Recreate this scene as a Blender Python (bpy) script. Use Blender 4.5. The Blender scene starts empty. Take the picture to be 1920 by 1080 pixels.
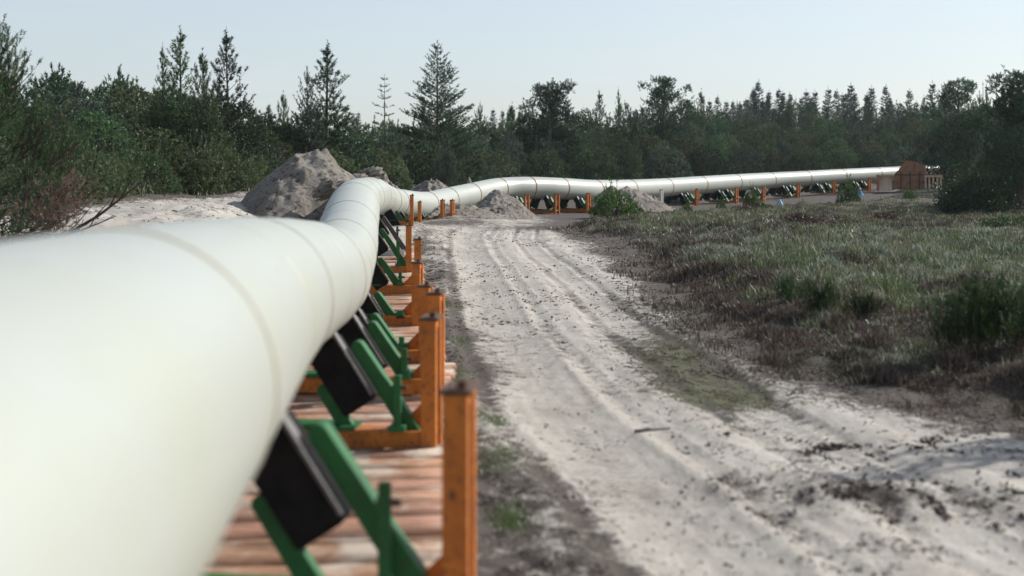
import bpy, math, random
import numpy as np
from mathutils import Vector
sc = bpy.context.scene
R = math.radians
# ------------------------------------------------------------------ camera, sky, sun, exposure
F = 2500.0            # focal length in pixels of a 1920 wide picture
CAMZ = 2.54
HOR = 314.0
cam = bpy.data.cameras.new('camera'); camo = bpy.data.objects.new('camera', cam)
sc.collection.objects.link(camo); sc.camera = camo
camo.location = (0, 0, CAMZ); camo.rotation_euler = (R(90), 0, 0)
cam.sensor_width = 36; cam.lens = 36*F/1920
cam.shift_y = -(540-HOR)/1920
cam.clip_start = 0.05; cam.clip_end = 6000
cam.dof.use_dof = True; cam.dof.focus_distance = 44; cam.dof.aperture_fstop = 1.05
SUN_EL, SUN_AZ = 35.0, 63.0        # azimuth measured to the right of the viewing direction
sd = bpy.data.lights.new('sun', 'SUN'); sd.energy = 5.0; sd.angle = R(0.55); sd.color = (1, .965, .92)
so = bpy.data.objects.new('sun', sd); sc.collection.objects.link(so)
sv = Vector((math.sin(R(SUN_AZ))*math.cos(R(SUN_EL)), math.cos(R(SUN_AZ))*math.cos(R(SUN_EL)), math.sin(R(SUN_EL))))
so.rotation_euler = sv.to_track_quat('Z', 'Y').to_euler()
w = bpy.data.worlds.new('World'); sc.world = w; w.use_nodes = True
wn = w.node_tree; wn.nodes.clear()
wo = wn.nodes.new('ShaderNodeOutputWorld'); bg = wn.nodes.new('ShaderNodeBackground'); sky = wn.nodes.new('ShaderNodeTexSky')
sky.sky_type = 'NISHITA'; sky.sun_disc = False; sky.sun_elevation = R(SUN_EL); sky.sun_rotation = R(SUN_AZ)
sky.air_density = 1.0; sky.dust_density = 1.0; sky.ozone_density = 2.0
bg.inputs[1].default_value = 0.126
# thin high cloud streaks mixed into the sky
tc = wn.nodes.new('ShaderNodeTexCoord'); mp = wn.nodes.new('ShaderNodeMapping'); mp.inputs['Scale'].default_value = (2.2, 2.2, 16)
mp.inputs['Location'].default_value = (.4, 1.3, .25)
nz = wn.nodes.new('ShaderNodeTexNoise'); nz.inputs['Scale'].default_value = 2.1; nz.inputs['Detail'].default_value = 7; nz.inputs['Roughness'].default_value = .55
rp = wn.nodes.new('ShaderNodeValToRGB'); rp.color_ramp.elements[0].position = .50; rp.color_ramp.elements[1].position = .74
mt = wn.nodes.new('ShaderNodeMath'); mt.operation = 'MULTIPLY'; mt.inputs[1].default_value = .42
mx = wn.nodes.new('ShaderNodeMix'); mx.data_type = 'RGBA'; mx.inputs['B'].default_value = (6.3, 6.5, 6.7, 1)
wn.links.new(tc.outputs['Generated'], mp.inputs[0]); wn.links.new(mp.outputs[0], nz.inputs['Vector']); wn.links.new(nz.outputs[0], rp.inputs[0])
wn.links.new(rp.outputs[0], mt.inputs[0]); wn.links.new(mt.outputs[0], mx.inputs['Factor']); wn.links.new(sky.outputs[0], mx.inputs['A'])
# the pale, slightly desaturated summer sky
hs = wn.nodes.new('ShaderNodeHueSaturation'); hs.inputs['Saturation'].default_value = .8; hs.inputs['Value'].default_value = 1.0
veil = wn.nodes.new('ShaderNodeMix'); veil.data_type = 'RGBA'; veil.inputs['Factor'].default_value = .42; veil.inputs['B'].default_value = (4.9, 5.5, 6.0, 1)
sx_ = wn.nodes.new('ShaderNodeSeparateXYZ'); vr = wn.nodes.new('ShaderNodeMapRange'); vr.inputs[1].default_value = .12; vr.inputs[2].default_value = .5; vr.inputs[3].default_value = .45; vr.inputs[4].default_value = 0
wn.links.new(tc.outputs['Generated'], sx_.inputs[0]); wn.links.new(sx_.outputs[2], vr.inputs[0]); wn.links.new(vr.outputs[0], veil.inputs['Factor'])
wn.links.new(mx.outputs['Result'], veil.inputs['A'])
wn.links.new(veil.outputs['Result'], hs.inputs['Color']); wn.links.new(hs.outputs[0], bg.inputs[0]); wn.links.new(bg.outputs[0], wo.inputs[0])
sc.view_settings.view_transform = 'Standard'; sc.view_settings.look = 'None'; sc.view_settings.gamma = 1
sc.view_settings.exposure = 0.16
sc.cycles.max_bounces = 6; sc.cycles.transparent_max_bounces = 4; sc.cycles.volume_bounces = 0

# ------------------------------------------------------------------ helpers
C = sc.collection
def tag(o, label=None, cat=None, group=None, kind=None):
    if label: o['label'] = label
    if cat: o['category'] = cat
    if group: o['group'] = group
    if kind: o['kind'] = kind
    return o
def empty(name, loc=(0, 0, 0), rz=0, label=None, cat=None, group=None):
    o = bpy.data.objects.new(name, None); C.objects.link(o); o.location = loc; o.rotation_euler = (0, 0, rz)
    o.empty_display_size = .2
    return tag(o, label, cat, group)
def link(name, me, mat=None, parent=None, loc=None):
    o = bpy.data.objects.new(name, me); C.objects.link(o)
    if mat is not None and len(me.materials) == 0: me.materials.append(mat)
    if parent: o.parent = parent
    if loc is not None: o.location = loc
    return o
def np_mesh(name, V, Fc, smooth=False, cols=None, uv=None, attrs=None):
    """V (n,3), Fc (m,k) all faces the same size"""
    me = bpy.data.meshes.new(name); V = np.ascontiguousarray(V, dtype=np.float32); Fc = np.ascontiguousarray(Fc, dtype=np.int32)
    k = Fc.shape[1]; me.vertices.add(len(V)); me.vertices.foreach_set('co', V.ravel())
    me.loops.add(Fc.size); me.loops.foreach_set('vertex_index', Fc.ravel())
    me.polygons.add(len(Fc)); me.polygons.foreach_set('loop_start', np.arange(0, Fc.size, k, dtype=np.int32))
    me.polygons.foreach_set('loop_total', np.full(len(Fc), k, dtype=np.int32))
    if smooth: me.polygons.foreach_set('use_smooth', np.ones(len(Fc), dtype=bool))
    if cols is not None:
        a = me.color_attributes.new('Col', 'FLOAT_COLOR', 'POINT')
        a.data.foreach_set('color', np.ascontiguousarray(np.c_[cols, np.ones(len(cols))], dtype=np.float32).ravel())
    if attrs:
        for nme, arr in attrs.items():
            a = me.attributes.new(nme, 'FLOAT', 'POINT'); a.data.foreach_set('value', np.ascontiguousarray(arr, dtype=np.float32))
    if uv is not None:
        u = me.uv_layers.new(name='UVMap'); u.data.foreach_set('uv', np.ascontiguousarray(uv[Fc.ravel()], dtype=np.float32).ravel())
    me.update(calc_edges=True); me.validate(); return me
class MB:
    """collects boxes, tubes and prisms into ONE mesh"""
    def __init__(s): s.v = []; s.f = []
    def add(s, vs, fs):
        n = len(s.v); s.v += [tuple(v) for v in vs]; s.f += [tuple(i+n for i in f) for f in fs]
    def frame(s, c, ex, ey, ez, h):
        c = Vector(c); ex, ey, ez = Vector(ex)*h[0], Vector(ey)*h[1], Vector(ez)*h[2]
        vs = [c+ex*a+ey*b+ez*d for a in (-1, 1) for b in (-1, 1) for d in (-1, 1)]
        s.add(vs, [(0, 1, 3, 2), (4, 6, 7, 5), (0, 4, 5, 1), (2, 3, 7, 6), (0, 2, 6, 4), (1, 5, 7, 3)])
    def box(s, c, size): s.frame(c, (1, 0, 0), (0, 1, 0), (0, 0, 1), (size[0]/2, size[1]/2, size[2]/2))
    def tube(s, pts, rads, n=8, cap=True):
        pts = [Vector(p) for p in pts]; N = len(pts); base = len(s.v); up0 = None
        for i, p in enumerate(pts):
            t = (pts[min(i+1, N-1)]-pts[max(i-1, 0)]).normalized()
            ref = Vector((0, 0, 1)) if abs(t.z) < .9 else Vector((1, 0, 0))
            a = t.cross(ref).normalized()
            if up0 is not None:
                a = (up0 - t*up0.dot(t)).normalized()
            up0 = a; b = t.cross(a)
            r = rads[i] if hasattr(rads, '__len__') else rads
            for k in range(n):
                an = 2*math.pi*k/n; s.v.append(tuple(p+a*math.cos(an)*r+b*math.sin(an)*r))
        for i in range(N-1):
            for k in range(n):
                k2 = (k+1) % n; s.f.append((base+i*n+k, base+i*n+k2, base+(i+1)*n+k2, base+(i+1)*n+k))
        if cap:
            s.f.append(tuple(base+k for k in range(n))[::-1]); s.f.append(tuple(base+(N-1)*n+k for k in range(n)))
    def prism(s, poly, o, ex, ey, ez, d0, d1):
        """poly in (ex,ez) plane, extruded along ey from d0 to d1"""
        o, ex, ey, ez = Vector(o), Vector(ex), Vector(ey), Vector(ez); n = len(poly)
        vs = [o+ex*a+ez*b+ey*d0 for a, b in poly]+[o+ex*a+ez*b+ey*d1 for a, b in poly]
        fs = [tuple(range(n)), tuple(range(2*n-1, n-1, -1))]+[(i, i+n, (i+1) % n+n, (i+1) % n) for i in range(n)]
        s.add(vs, fs)
    def mesh(s, name, mat=None, bevel=0, smooth=False):
        me = bpy.data.meshes.new(name); me.from_pydata(s.v, [], s.f)
        import bmesh
        bm = bmesh.new(); bm.from_mesh(me); bmesh.ops.recalc_face_normals(bm, faces=bm.faces)
        if bevel: bmesh.ops.bevel(bm, geom=list(bm.edges), offset=bevel, segments=1, affect='EDGES', clamp_overlap=True)
        if smooth:
            for f in bm.faces: f.smooth = True
        bm.to_mesh(me); bm.free()
        if mat is not None: me.materials.append(mat)
        return me
    def build(s, name, mat, parent=None, bevel=0, smooth=False, loc=None):
        return link(name, s.mesh(name, mat, bevel, smooth), None, parent, loc)
def px(x, z): return (x-960.0)/F*z
# ---- value noise
def _h(ix, iy, s):
    a = (ix.astype(np.int64)*374761393 + iy.astype(np.int64)*668265263 + s*1442695041) & 0xffffffff
    a = ((a ^ (a >> 13))*1274126177) & 0xffffffff
    return ((a ^ (a >> 16)) & 0xffffff)/float(0xffffff)
def vn(x, y, s=0):
    x = np.asarray(x, float); y = np.asarray(y, float); ix, iy = np.floor(x), np.floor(y); fx, fy = x-ix, y-iy
    fx = fx*fx*fx*(fx*(fx*6-15)+10); fy = fy*fy*fy*(fy*(fy*6-15)+10)
    a, b, c, d = _h(ix, iy, s), _h(ix+1, iy, s), _h(ix, iy+1, s), _h(ix+1, iy+1, s)
    return (a*(1-fx)+b*fx)*(1-fy)+(c*(1-fx)+d*fx)*fy
def fbm(x, y, s=0, o=4, g=.5):
    t = 0; a = 1; n = 0
    for i in range(o): t = t+a*(vn(x*2**i+i*17.3, y*2**i-i*9.1, s+i)*2-1); n += a; a *= g
    return t/n
def ss(a, b, x):
    t = np.clip((np.asarray(x, float)-a)/(b-a), 0, 1); return t*t*(3-2*t)

# ------------------------------------------------------------------ materials
def nodes(name):
    m = bpy.data.materials.new(name); m.use_nodes = True; nt = m.node_tree; nt.nodes.clear()
    out = nt.nodes.new('ShaderNodeOutputMaterial'); return m, nt, out
def N(nt, t, **kw):
    n = nt.nodes.new(t)
    for k, v in kw.items():
        if k in ('operation', 'data_type', 'blend_type', 'noise_dimensions', 'attribute_name', 'feature', 'wave_type', 'bands_direction'): setattr(n, k, v)
        else: n.inputs[k.replace('_', ' ')].default_value = v
    return n
def L(nt, a, b): nt.links.new(a, b)
def noise(nt, vec, scale, detail=4, rough=.55, dist=0):
    n = N(nt, 'ShaderNodeTexNoise', Scale=scale, Detail=detail, Roughness=rough, Distortion=dist)
    if vec is not None: L(nt, vec, n.inputs['Vector'])
    return n.outputs[0]
def ramp(nt, fac, stops):
    r = nt.nodes.new('ShaderNodeValToRGB'); e = r.color_ramp.elements
    while len(e) < len(stops): e.new(.5)
    for i, (p, c) in enumerate(stops): e[i].position = p; e[i].color = (c if hasattr(c, '__len__') else (c, c, c))[:3]+(1,) if hasattr(c, '__len__') else (c, c, c, 1)
    L(nt, fac, r.inputs[0]); return r.outputs[0]
def mix(nt, fac, a, b, blend='MIX'):
    m = nt.nodes.new('ShaderNodeMix'); m.data_type = 'RGBA'; m.blend_type = blend
    for s, v in (('Factor', fac), ('A', a), ('B', b)):
        if isinstance(v, (int, float)): m.inputs[s].default_value = v
        elif isinstance(v, tuple): m.inputs[s].default_value = v[:3]+(1,)
        else: L(nt, v, m.inputs[s])
    return m.outputs['Result']
def math_(nt, op, a, b=0.0, clamp=False):
    m = nt.nodes.new('ShaderNodeMath'); m.operation = op; m.use_clamp = clamp
    for i, v in enumerate((a, b)):
        if isinstance(v, (int, float)): m.inputs[i].default_value = v
        else: L(nt, v, m.inputs[i])
    return m.outputs[0]
def obj_coord(nt, scale=(1, 1, 1)):
    t = nt.nodes.new('ShaderNodeTexCoord'); m = nt.nodes.new('ShaderNodeMapping'); m.inputs['Scale'].default_value = scale
    L(nt, t.outputs['Object'], m.inputs[0]); return m.outputs[0]
def world_coord(nt, scale=(1, 1, 1)):
    t = nt.nodes.new('ShaderNodeNewGeometry'); m = nt.nodes.new('ShaderNodeMapping'); m.inputs['Scale'].default_value = scale
    L(nt, t.outputs['Position'], m.inputs[0]); return m.outputs[0]
def bsdf(nt, out, col, rough=.6, bump=None, bstr=.3, bdist=.02, metal=0, spec=.5, **kw):
    p = nt.nodes.new('ShaderNodeBsdfPrincipled')
    for s, v in (('Base Color', col), ('Roughness', rough), ('Metallic', metal), ('Specular IOR Level', spec)):
        if isinstance(v, (int, float)): p.inputs[s].default_value = v
        elif isinstance(v, tuple): p.inputs[s].default_value = v[:3]+(1,)
        else: L(nt, v, p.inputs[s])
    for k, v in kw.items(): p.inputs[k.replace('_', ' ')].default_value = v
    if bump is not None:
        b = nt.nodes.new('ShaderNodeBump'); b.inputs['Strength'].default_value = bstr; b.inputs['Distance'].default_value = bdist
        L(nt, bump, b.inputs['Height']); L(nt, b.outputs[0], p.inputs['Normal'])
    L(nt, p.outputs[0], out.inputs[0]); return p
SAND = (.54, .51, .45); SAND2 = (.42, .385, .33); PEAT = (.055, .043, .035)
def mat_ground():
    m, nt, out = nodes('ground_sand')
    wc = world_coord(nt); uvn = nt.nodes.new('ShaderNodeUVMap'); uvn.uv_map = 'UVMap'
    mpu = nt.nodes.new('ShaderNodeMapping'); mpu.inputs['Scale'].default_value = (9, .55, 1); L(nt, uvn.outputs[0], mpu.inputs[0])
    big = noise(nt, wc, .55, 5, .6); med = noise(nt, wc, 5, 6, .65); fine = noise(nt, wc, 34, 5, .7)
    streak = noise(nt, mpu.outputs[0], 1.0, 5, .6)
    dirt = N(nt, 'ShaderNodeAttribute', attribute_name='dirt').outputs['Fac']; road = N(nt, 'ShaderNodeAttribute', attribute_name='road').outputs['Fac']
    moss = N(nt, 'ShaderNodeAttribute', attribute_name='moss').outputs['Fac']
    c = mix(nt, ramp(nt, big, [(.3, 0.), (.7, 1.)]), SAND, SAND2)
    c = mix(nt, math_(nt, 'MULTIPLY', ramp(nt, streak, [(.42, 0.), (.66, 1.)]), math_(nt, 'MULTIPLY', road, .34)), c, (.25, .215, .18))
    c = mix(nt, ramp(nt, fine, [(.46, 0.), (.72, .55)]), c, (.25, .22, .19))
    soil = math_(nt, 'MULTIPLY', ramp(nt, noise(nt, wc, 4.5, 8, .78), [(.47, 0.), (.58, 1.)]), math_(nt, 'ADD', math_(nt, 'MULTIPLY', dirt, 1.1), .12), True)
    c = mix(nt, math_(nt, 'MULTIPLY', soil, .62), c, (.21, .18, .145))
    # dark litter: flecks whose share follows the dirt attribute
    fl = math_(nt, 'ADD', math_(nt, 'MULTIPLY', med, .55), math_(nt, 'MULTIPLY', fine, .45))
    th = math_(nt, 'SUBTRACT', math_(nt, 'ADD', fl, math_(nt, 'MULTIPLY', dirt, .42)), .69)
    fk = math_(nt, 'MULTIPLY', th, 16, True)
    c = mix(nt, math_(nt, 'MULTIPLY', fk, .88), c, PEAT)
    mo = math_(nt, 'MULTIPLY', moss, ramp(nt, med, [(.42, 0.), (.66, .85)]))
    c = mix(nt, mo, c, (.16, .185, .075))
    hb = math_(nt, 'ADD', math_(nt, 'MULTIPLY', med, .8), math_(nt, 'MULTIPLY', fine, .35))
    hb = math_(nt, 'ADD', hb, math_(nt, 'MULTIPLY', math_(nt, 'MULTIPLY', streak, road), .10))
    tread = N(nt, 'ShaderNodeAttribute', attribute_name='tread').outputs['Fac']; sep = nt.nodes.new('ShaderNodeSeparateXYZ'); L(nt, uvn.outputs[0], sep.inputs[0])
    wv = math_(nt, 'SINE', math_(nt, 'MULTIPLY', math_(nt, 'ADD', sep.outputs[1], math_(nt, 'MULTIPLY', math_(nt, 'ABSOLUTE', math_(nt, 'SINE', math_(nt, 'MULTIPLY', sep.outputs[0], 9.))), .12)), 52.))
    hb = math_(nt, 'ADD', hb, math_(nt, 'MULTIPLY', math_(nt, 'MULTIPLY', wv, tread), .32))
    hb = math_(nt, 'ADD', hb, math_(nt, 'MULTIPLY', fk, .12))
    bsdf(nt, out, c, .95, hb, .75, .05, spec=.15); return m
def mat_heap():
    m, nt, out = nodes('heap_sand'); wc = obj_coord(nt)
    a = noise(nt, wc, .9, 5, .6); b = noise(nt, wc, 6, 6, .7); d = noise(nt, wc, 30, 4, .7)
    c = mix(nt, ramp(nt, a, [(.35, 0.), (.7, 1.)]), (.46, .42, .365), (.30, .265, .22))
    c = mix(nt, ramp(nt, b, [(.52, 0.), (.62, 1.)]), c, (.12, .098, .08))
    c = mix(nt, ramp(nt, d, [(.5, 0.), (.8, .6)]), c, (.22, .18, .15))
    hb = math_(nt, 'ADD', b, math_(nt, 'MULTIPLY', d, .4))
    bsdf(nt, out, c, .96, hb, 1.0, .2, spec=.1); return m
def mat_pipe():
    m, nt, out = nodes('pipe_laminate'); wc = world_coord(nt)
    a = noise(nt, wc, 1.1, 5, .6); b = noise(nt, wc, 9, 5, .7)
    c = mix(nt, ramp(nt, a, [(.35, 0.), (.7, 1.)]), (.405, .422, .382), (.398, .412, .335))
    c = mix(nt, ramp(nt, b, [(.6, 0.), (.85, .45)]), c, (.44, .44, .35))
    sc1 = ramp(nt, noise(nt, world_coord(nt, (1, .35, 1)), 7, 7, .75), [(.60, 0.), (.72, .5)]); c = mix(nt, sc1, c, (.30, .29, .22))
    bsdf(nt, out, c, .40, b, .05, .01, spec=.45, Coat_Weight=.08, Coat_Roughness=.25); return m
def mat_paint(name, col, dark, rust=.3, rough=.45):
    m, nt, out = nodes(name); wc = world_coord(nt)
    a = noise(nt, wc, 3.5, 5, .65); b = noise(nt, wc, 24, 5, .7); z = noise(nt, world_coord(nt, (1, 1, .25)), 22, 4, .6)
    c = mix(nt, ramp(nt, a, [(.35, 0.), (.75, 1.)]), col, dark)
    c = mix(nt, ramp(nt, z, [(.55, 0.), (.75, .6)]), c, dark)
    c = mix(nt, ramp(nt, b, [(.62-.1*rust, 0.), (.74-.1*rust, 1.)]), c, (.10, .055, .035))
    bsdf(nt, out, c, ramp(nt, b, [(.3, rough), (.8, .85)]), b, .25, .006, spec=.4); return m
def mat_simple(name, col, rough=.7, var=.35, scale=8, bump=.3, metal=0, spec=.4, stretch=(1, 1, 1)):
    m, nt, out = nodes(name); wc = obj_coord(nt, stretch)
    a = noise(nt, wc, scale, 5, .65); d = tuple(x*(1-var) for x in col); e = tuple(min(1, x*(1+var*.5)) for x in col)
    c = ramp(nt, a, [(.3, d), (.5, col), (.72, e)])
    bsdf(nt, out, c, rough, a, bump, .01, metal=metal, spec=spec); return m
def mat_wood():
    m, nt, out = nodes('weathered_wood'); wc = world_coord(nt, (1.3, 9, 9))
    a = noise(nt, wc, 2.2, 6, .65, .3); b = noise(nt, world_coord(nt), 1.6, 5, .7); f = noise(nt, world_coord(nt), 24, 5, .7)
    oi = nt.nodes.new('ShaderNodeObjectInfo')
    at = N(nt, 'ShaderNodeAttribute', attribute_name='Col').outputs['Color']
    c = mix(nt, .6, ramp(nt, a, [(.3, (.13, .08, .05)), (.5, (.36, .205, .13)), (.72, (.52, .34, .235))]), at, 'MULTIPLY')
    c = mix(nt, ramp(nt, b, [(.48, 0.), (.62, .85)]), c, (.46, .40, .33))
    c = mix(nt, ramp(nt, f, [(.60, 0.), (.7, .8)]), c, (.07, .05, .04))
    bsdf(nt, out, c, .9, a, .5, .02, spec=.15); return m
def mat_leaf(name, trans=.3, rnd=.35, gloss=.05, sheen=None):
    m, nt, out = nodes(name); at = N(nt, 'ShaderNodeAttribute', attribute_name='Col').outputs['Color']
    oi = nt.nodes.new('ShaderNodeObjectInfo')
    v = math_(nt, 'ADD', math_(nt, 'MULTIPLY', oi.outputs['Random'], rnd), 1-rnd*.5)
    h = nt.nodes.new('ShaderNodeHueSaturation'); L(nt, at, h.inputs['Color']); L(nt, v, h.inputs['Value'])
    L(nt, math_(nt, 'ADD', math_(nt, 'MULTIPLY', oi.outputs['Random'], .04), .48), h.inputs['Hue'])
    d = nt.nodes.new('ShaderNodeBsdfDiffuse'); L(nt, h.outputs[0], d.inputs[0])
    t = nt.nodes.new('ShaderNodeBsdfTranslucent'); L(nt, h.outputs[0], t.inputs[0])
    g = nt.nodes.new('ShaderNodeBsdfGlossy'); g.inputs['Roughness'].default_value = .45; g.inputs[0].default_value = (.8, .85, .8, 1)
    s1 = nt.nodes.new('ShaderNodeMixShader'); s1.inputs[0].default_value = trans; L(nt, d.outputs[0], s1.inputs[1]); L(nt, t.outputs[0], s1.inputs[2])
    s2 = nt.nodes.new('ShaderNodeMixShader'); s2.inputs[0].default_value = gloss; L(nt, s1.outputs[0], s2.inputs[1]); L(nt, g.outputs[0], s2.inputs[2])
    L(nt, s2.outputs[0], out.inputs[0]); return m
M = dict(
    ground=mat_ground(), heap=mat_heap(), pipe=mat_pipe(), wood=mat_wood(),
    ring=mat_simple('ring_brown', (.30, .16, .095), .7, .4, 14), ringpale=mat_simple('ring_pale', (.30, .27, .22), .6, .3, 14), seam=mat_simple('seam_cream', (.44, .44, .36), .5, .2, 14),
    orange=mat_paint('orange_paint', (.60, .19, .024), (.33, .10, .02), .7), green=mat_paint('green_paint', (.016, .145, .036), (.010, .07, .02), .3, .4),
    white=mat_paint('pale_grey_paint', (.62, .62, .58), (.40, .40, .38), .1), greydark=mat_paint('dark_grey_paint', (.09, .09, .09), (.05, .05, .05), .2),
    rubber=mat_simple('black_rubber', (.014, .013, .013), .85, .5, 9, .3, spec=.15), steel=mat_simple('worn_steel', (.15, .14, .135), .6, .5, 20, .3, .2),
    rustcap=mat_simple('rusty_cap', (.10, .055, .035), .85, .5, 20, .5), rust=mat_simple('rusty_plate', (.30, .155, .085), .85, .6, 2.2, .5),
    creamsteel=mat_simple('cream_steel', (.60, .46, .33), .7, .35, 2.5, .3, stretch=(1, 1, .3)), rustedge=mat_simple('rust_orange_edge', (.42, .15, .07), .8, .4, 6),
    palewood=mat_simple('pale_wood', (.62, .45, .30), .85, .35, 6, .4), slab=mat_simple('slab_brown', (.20, .16, .14), .9, .35, 3),
    blue=mat_simple('blue_tarp', (.07, .30, .62), .5, .3, 6), red=mat_simple('red_fabric', (.5, .03, .03), .7, .2, 6),
    bark=mat_simple('bark', (.075, .055, .042), .95, .5, 5, .8), deadwood=mat_simple('dead_wood', (.20, .165, .14), .9, .4, 9, .5), darktwig=mat_simple('dark_twig', (.05, .038, .03), .95, .5, 9, .5),
    needle=mat_leaf('pine_needles', .25, .8, .03), heath=mat_leaf('heath_leaves', .25, .0, .04), blade=mat_leaf('grass_blades', .3, .0, .06),
)

# ------------------------------------------------------------------ the lie of the land
_cz = np.array([0, 8.3, 14, 22, 38, 48, 60, 80]); _cx = np.array([3.2, 2.3, 1.4, .72, -.25, -.7, -.3, 4.])
def road_c(z): return np.interp(z, _cz, _cx)
_ez = np.array([0, 8, 11, 13.6, 14.9, 16.9, 23.9, 30.8, 40, 46.7, 51, 54.7, 58]); _ex = np.array([16, 10, 7.2, 5.3, 4.5, 3.75, 3.4, 3.6, 3.9, 4.05, 2.9, 2.1, 3.0])
_fx = np.array([2.0, 7.3, 13.3, 19.5, 23.5, 30, 60, 400]); _fz = np.array([57, 64.8, 75.6, 81, 86, 97, 150, 900])
def heath_mask(x, z, soft=.5):
    wob = fbm(x*.6, z*.35, 40, 3)*.55+fbm(x*2.3, z*1.2, 44, 2)*.2
    a = ss(-soft*.5, soft, x-np.interp(z, _ez, _ex)+wob); b = ss(-2, 2, np.interp(x, _fx, _fz)-z+wob*4)
    return a*b
# pipeline axis: (picture x, picture y, diameter in picture px at that place)
_ax = [(205, 740, 620), (473, 562, 310), (587, 520, 207), (619, 510, 158), (645, 464, 126), (653, 432, 112), (661, 400, 101), (668, 381, 89), (680, 372, 77), (699, 367, 68), (720, 374, 58),
       (744, 380, 53), (797, 384, 49), (838, 375, 46), (880, 366, 44), (933, 355, 42), (990, 352, 41), (1050, 353.5, 40), (1113, 356.5, 38.5), (1180, 355, 36.5),
       (1247, 351.5, 34.5), (1312, 347, 33), (1377, 342.5, 31.5), (1442, 338.5, 30), (1508, 335, 29), (1575, 331, 28), (1642, 327.5, 27), (1700, 324.5, 26.3), (1790, 320, 25.3)]
D = 1.2
pipe_pts = [(-1.0, -4.0, 1.78), (-1.18, 0.5, 1.76), (-1.28, 2.6, 1.75)]
for (x_, y_, d_) in _ax:
    z_ = F*D/d_; pipe_pts.append((px(x_, z_), z_, CAMZ-(y_-HOR)/F*z_))
def catmull(P, n=24):
    P = np.array(P); Q = np.vstack([2*P[0]-P[1], P, 2*P[-1]-P[-2]]); o = []
    for i in range(1, len(Q)-2):
        p0, p1, p2, p3 = Q[i-1], Q[i], Q[i+1], Q[i+2]
        for t in np.linspace(0, 1, n, endpoint=False):
            o.append(.5*((2*p1)+(-p0+p2)*t+(2*p0-5*p1+4*p2-p3)*t*t+(-p0+3*p1-3*p2+p3)*t**3))
    o.append(P[-1]); return np.array(o)
AX = catmull(pipe_pts)
def pipe_x(z):   # axis x for the near, single valued reach
    n = np.argmax(AX[:, 0] < -1e9); m = AX[:, 1] < 57; i = np.argmin(np.abs(AX[:, 1]-57)); return np.interp(z, AX[:i, 1], AX[:i, 0])
def H(x, z, fine=True):
    x = np.asarray(x, float); z = np.asarray(z, float)
    h = fbm(x*.13, z*.13, 3, 3)*.07
    bx = np.interp(z, [0, 20, 36, 44, 50, 60], [-4.2, -4.4, -5.3, -6.2, -7.2, -9])
    bank = ss(0, -2.6, x-bx)*ss(15, 31, z)*(1.30+.16*fbm(x*.3, z*.2, 8, 4)+.20*fbm(x*.9, z*.5, 18, 5, .62))
    bank = bank+ss(31, 42, z)*ss(0, -3, x-bx)*.22
    h = h+bank
    h = h+ss(118, 215, z+.15*np.abs(x))*4.6
    h = h+ss(14, 32, x)*ss(72, 98, z)*.68
    h = h+.5*np.exp(-((x+3.9)/1.5)**2-((z-49)/4.5)**2)
    h = h+.32*np.exp(-((x+2.2)/2.4)**2-((z-60)/4)**2)
    hm = heath_mask(x, z, 1.2)
    h = h+hm*.26*vn(x*1.1+7, z*.9, 33)**2*ss(0, 1.2, x-np.interp(z, _ez, _ex)+.3)
    h = h+hm*(.10+.16*ss(0, 3, x-np.interp(z, _ez, _ex))+.13*fbm(x*.55, z*.4, 21, 4))
    u = x-road_c(z); onroad = ss(2.6, 1.9, np.abs(u))*ss(4, 7, z)*ss(57, 50, z)
    rut = 0
    wv = .09*fbm(z*.11, z*0+3.3, 5, 2)
    for c0, wd, dp in ((-1.05, .42, .05), (1.1, .45, .055), (-.2, .11, .028), (-1.6, .09, .022), (.7, .09, .024), (1.5, .08, .02)):
        q = (u-c0-wv)/wd; rut = rut-dp*np.exp(-q*q)+dp*.55*np.exp(-((np.abs(q)-1.75)/.45)**2)
    h = h+rut*onroad
    h = h+.07*np.exp(-((x-2.15)/.5)**2-((z-17.0)/3.3)**2)
    h = h+.10*np.exp(-((x-2.75+(z-10.4)*.5)/.9)**2-((z-10.2)/.55)**2)*(1+fbm(x*3, z*3, 77, 3))
    if fine:
        near = ss(75, 30, z)
        edge = ss(1.2, 2.6, np.abs(u))*.8+.2
        h = h+near*edge*.035*fbm(x*2.6, z*2.6, 61, 4, .6)+near*.008*fbm(x*11, z*9, 63, 2)
        h = h+0+near*.020*fbm(x*3.3, z*2.2, 68, 4, .6)+ss(70, 50, z)*ss(.5, 1.5, z-40)*.05*fbm(x*2, z*1.2, 69, 4)
    return h
def Hs(x, z): return float(H(np.array([x]), np.array([z]))[0])
def axis_coords():
    xs = [-7.5];
    while xs[-1] < 13: xs.append(xs[-1]+.045+.006*max(0, xs[-1]-5))
    s = .08; r = [xs[-1]]
    while r[-1] < 900: s *= 1.045; r.append(r[-1]+s)
    s = .06; l = [xs[0]]
    while l[-1] > -900: s *= 1.045; l.append(l[-1]-s)
    xs = l[::-1][:-1]+xs+r[1:]
    ys = [-40, -25, -12, -6, -2, 1, 3, 4.5]; y = 4.5; s = .03
    while y < 62: y += max(.035, y*.0062); ys.append(y)
    s = .4
    while y < 2500: y += s; s *= 1.035; ys.append(y)
    return np.array(xs), np.array(ys)
xs, ys = axis_coords(); GX, GY = np.meshgrid(xs, ys); GZ = H(GX, GY)
nx, ny = len(xs), len(ys); print('ground', nx, ny)
V = np.c_[GX.ravel(), GY.ravel(), GZ.ravel()]
ii = (np.arange(ny-1)[:, None]*nx+np.arange(nx-1)[None, :]).ravel(); Fq = np.c_[ii, ii+1, ii+1+nx, ii+nx]
U = GX-road_c(GY); hm = heath_mask(GX, GY)
inroad = ss(2.7, 1.9, np.abs(U-.1))*ss(3, 6, GY)*ss(58, 50, GY)
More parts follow.
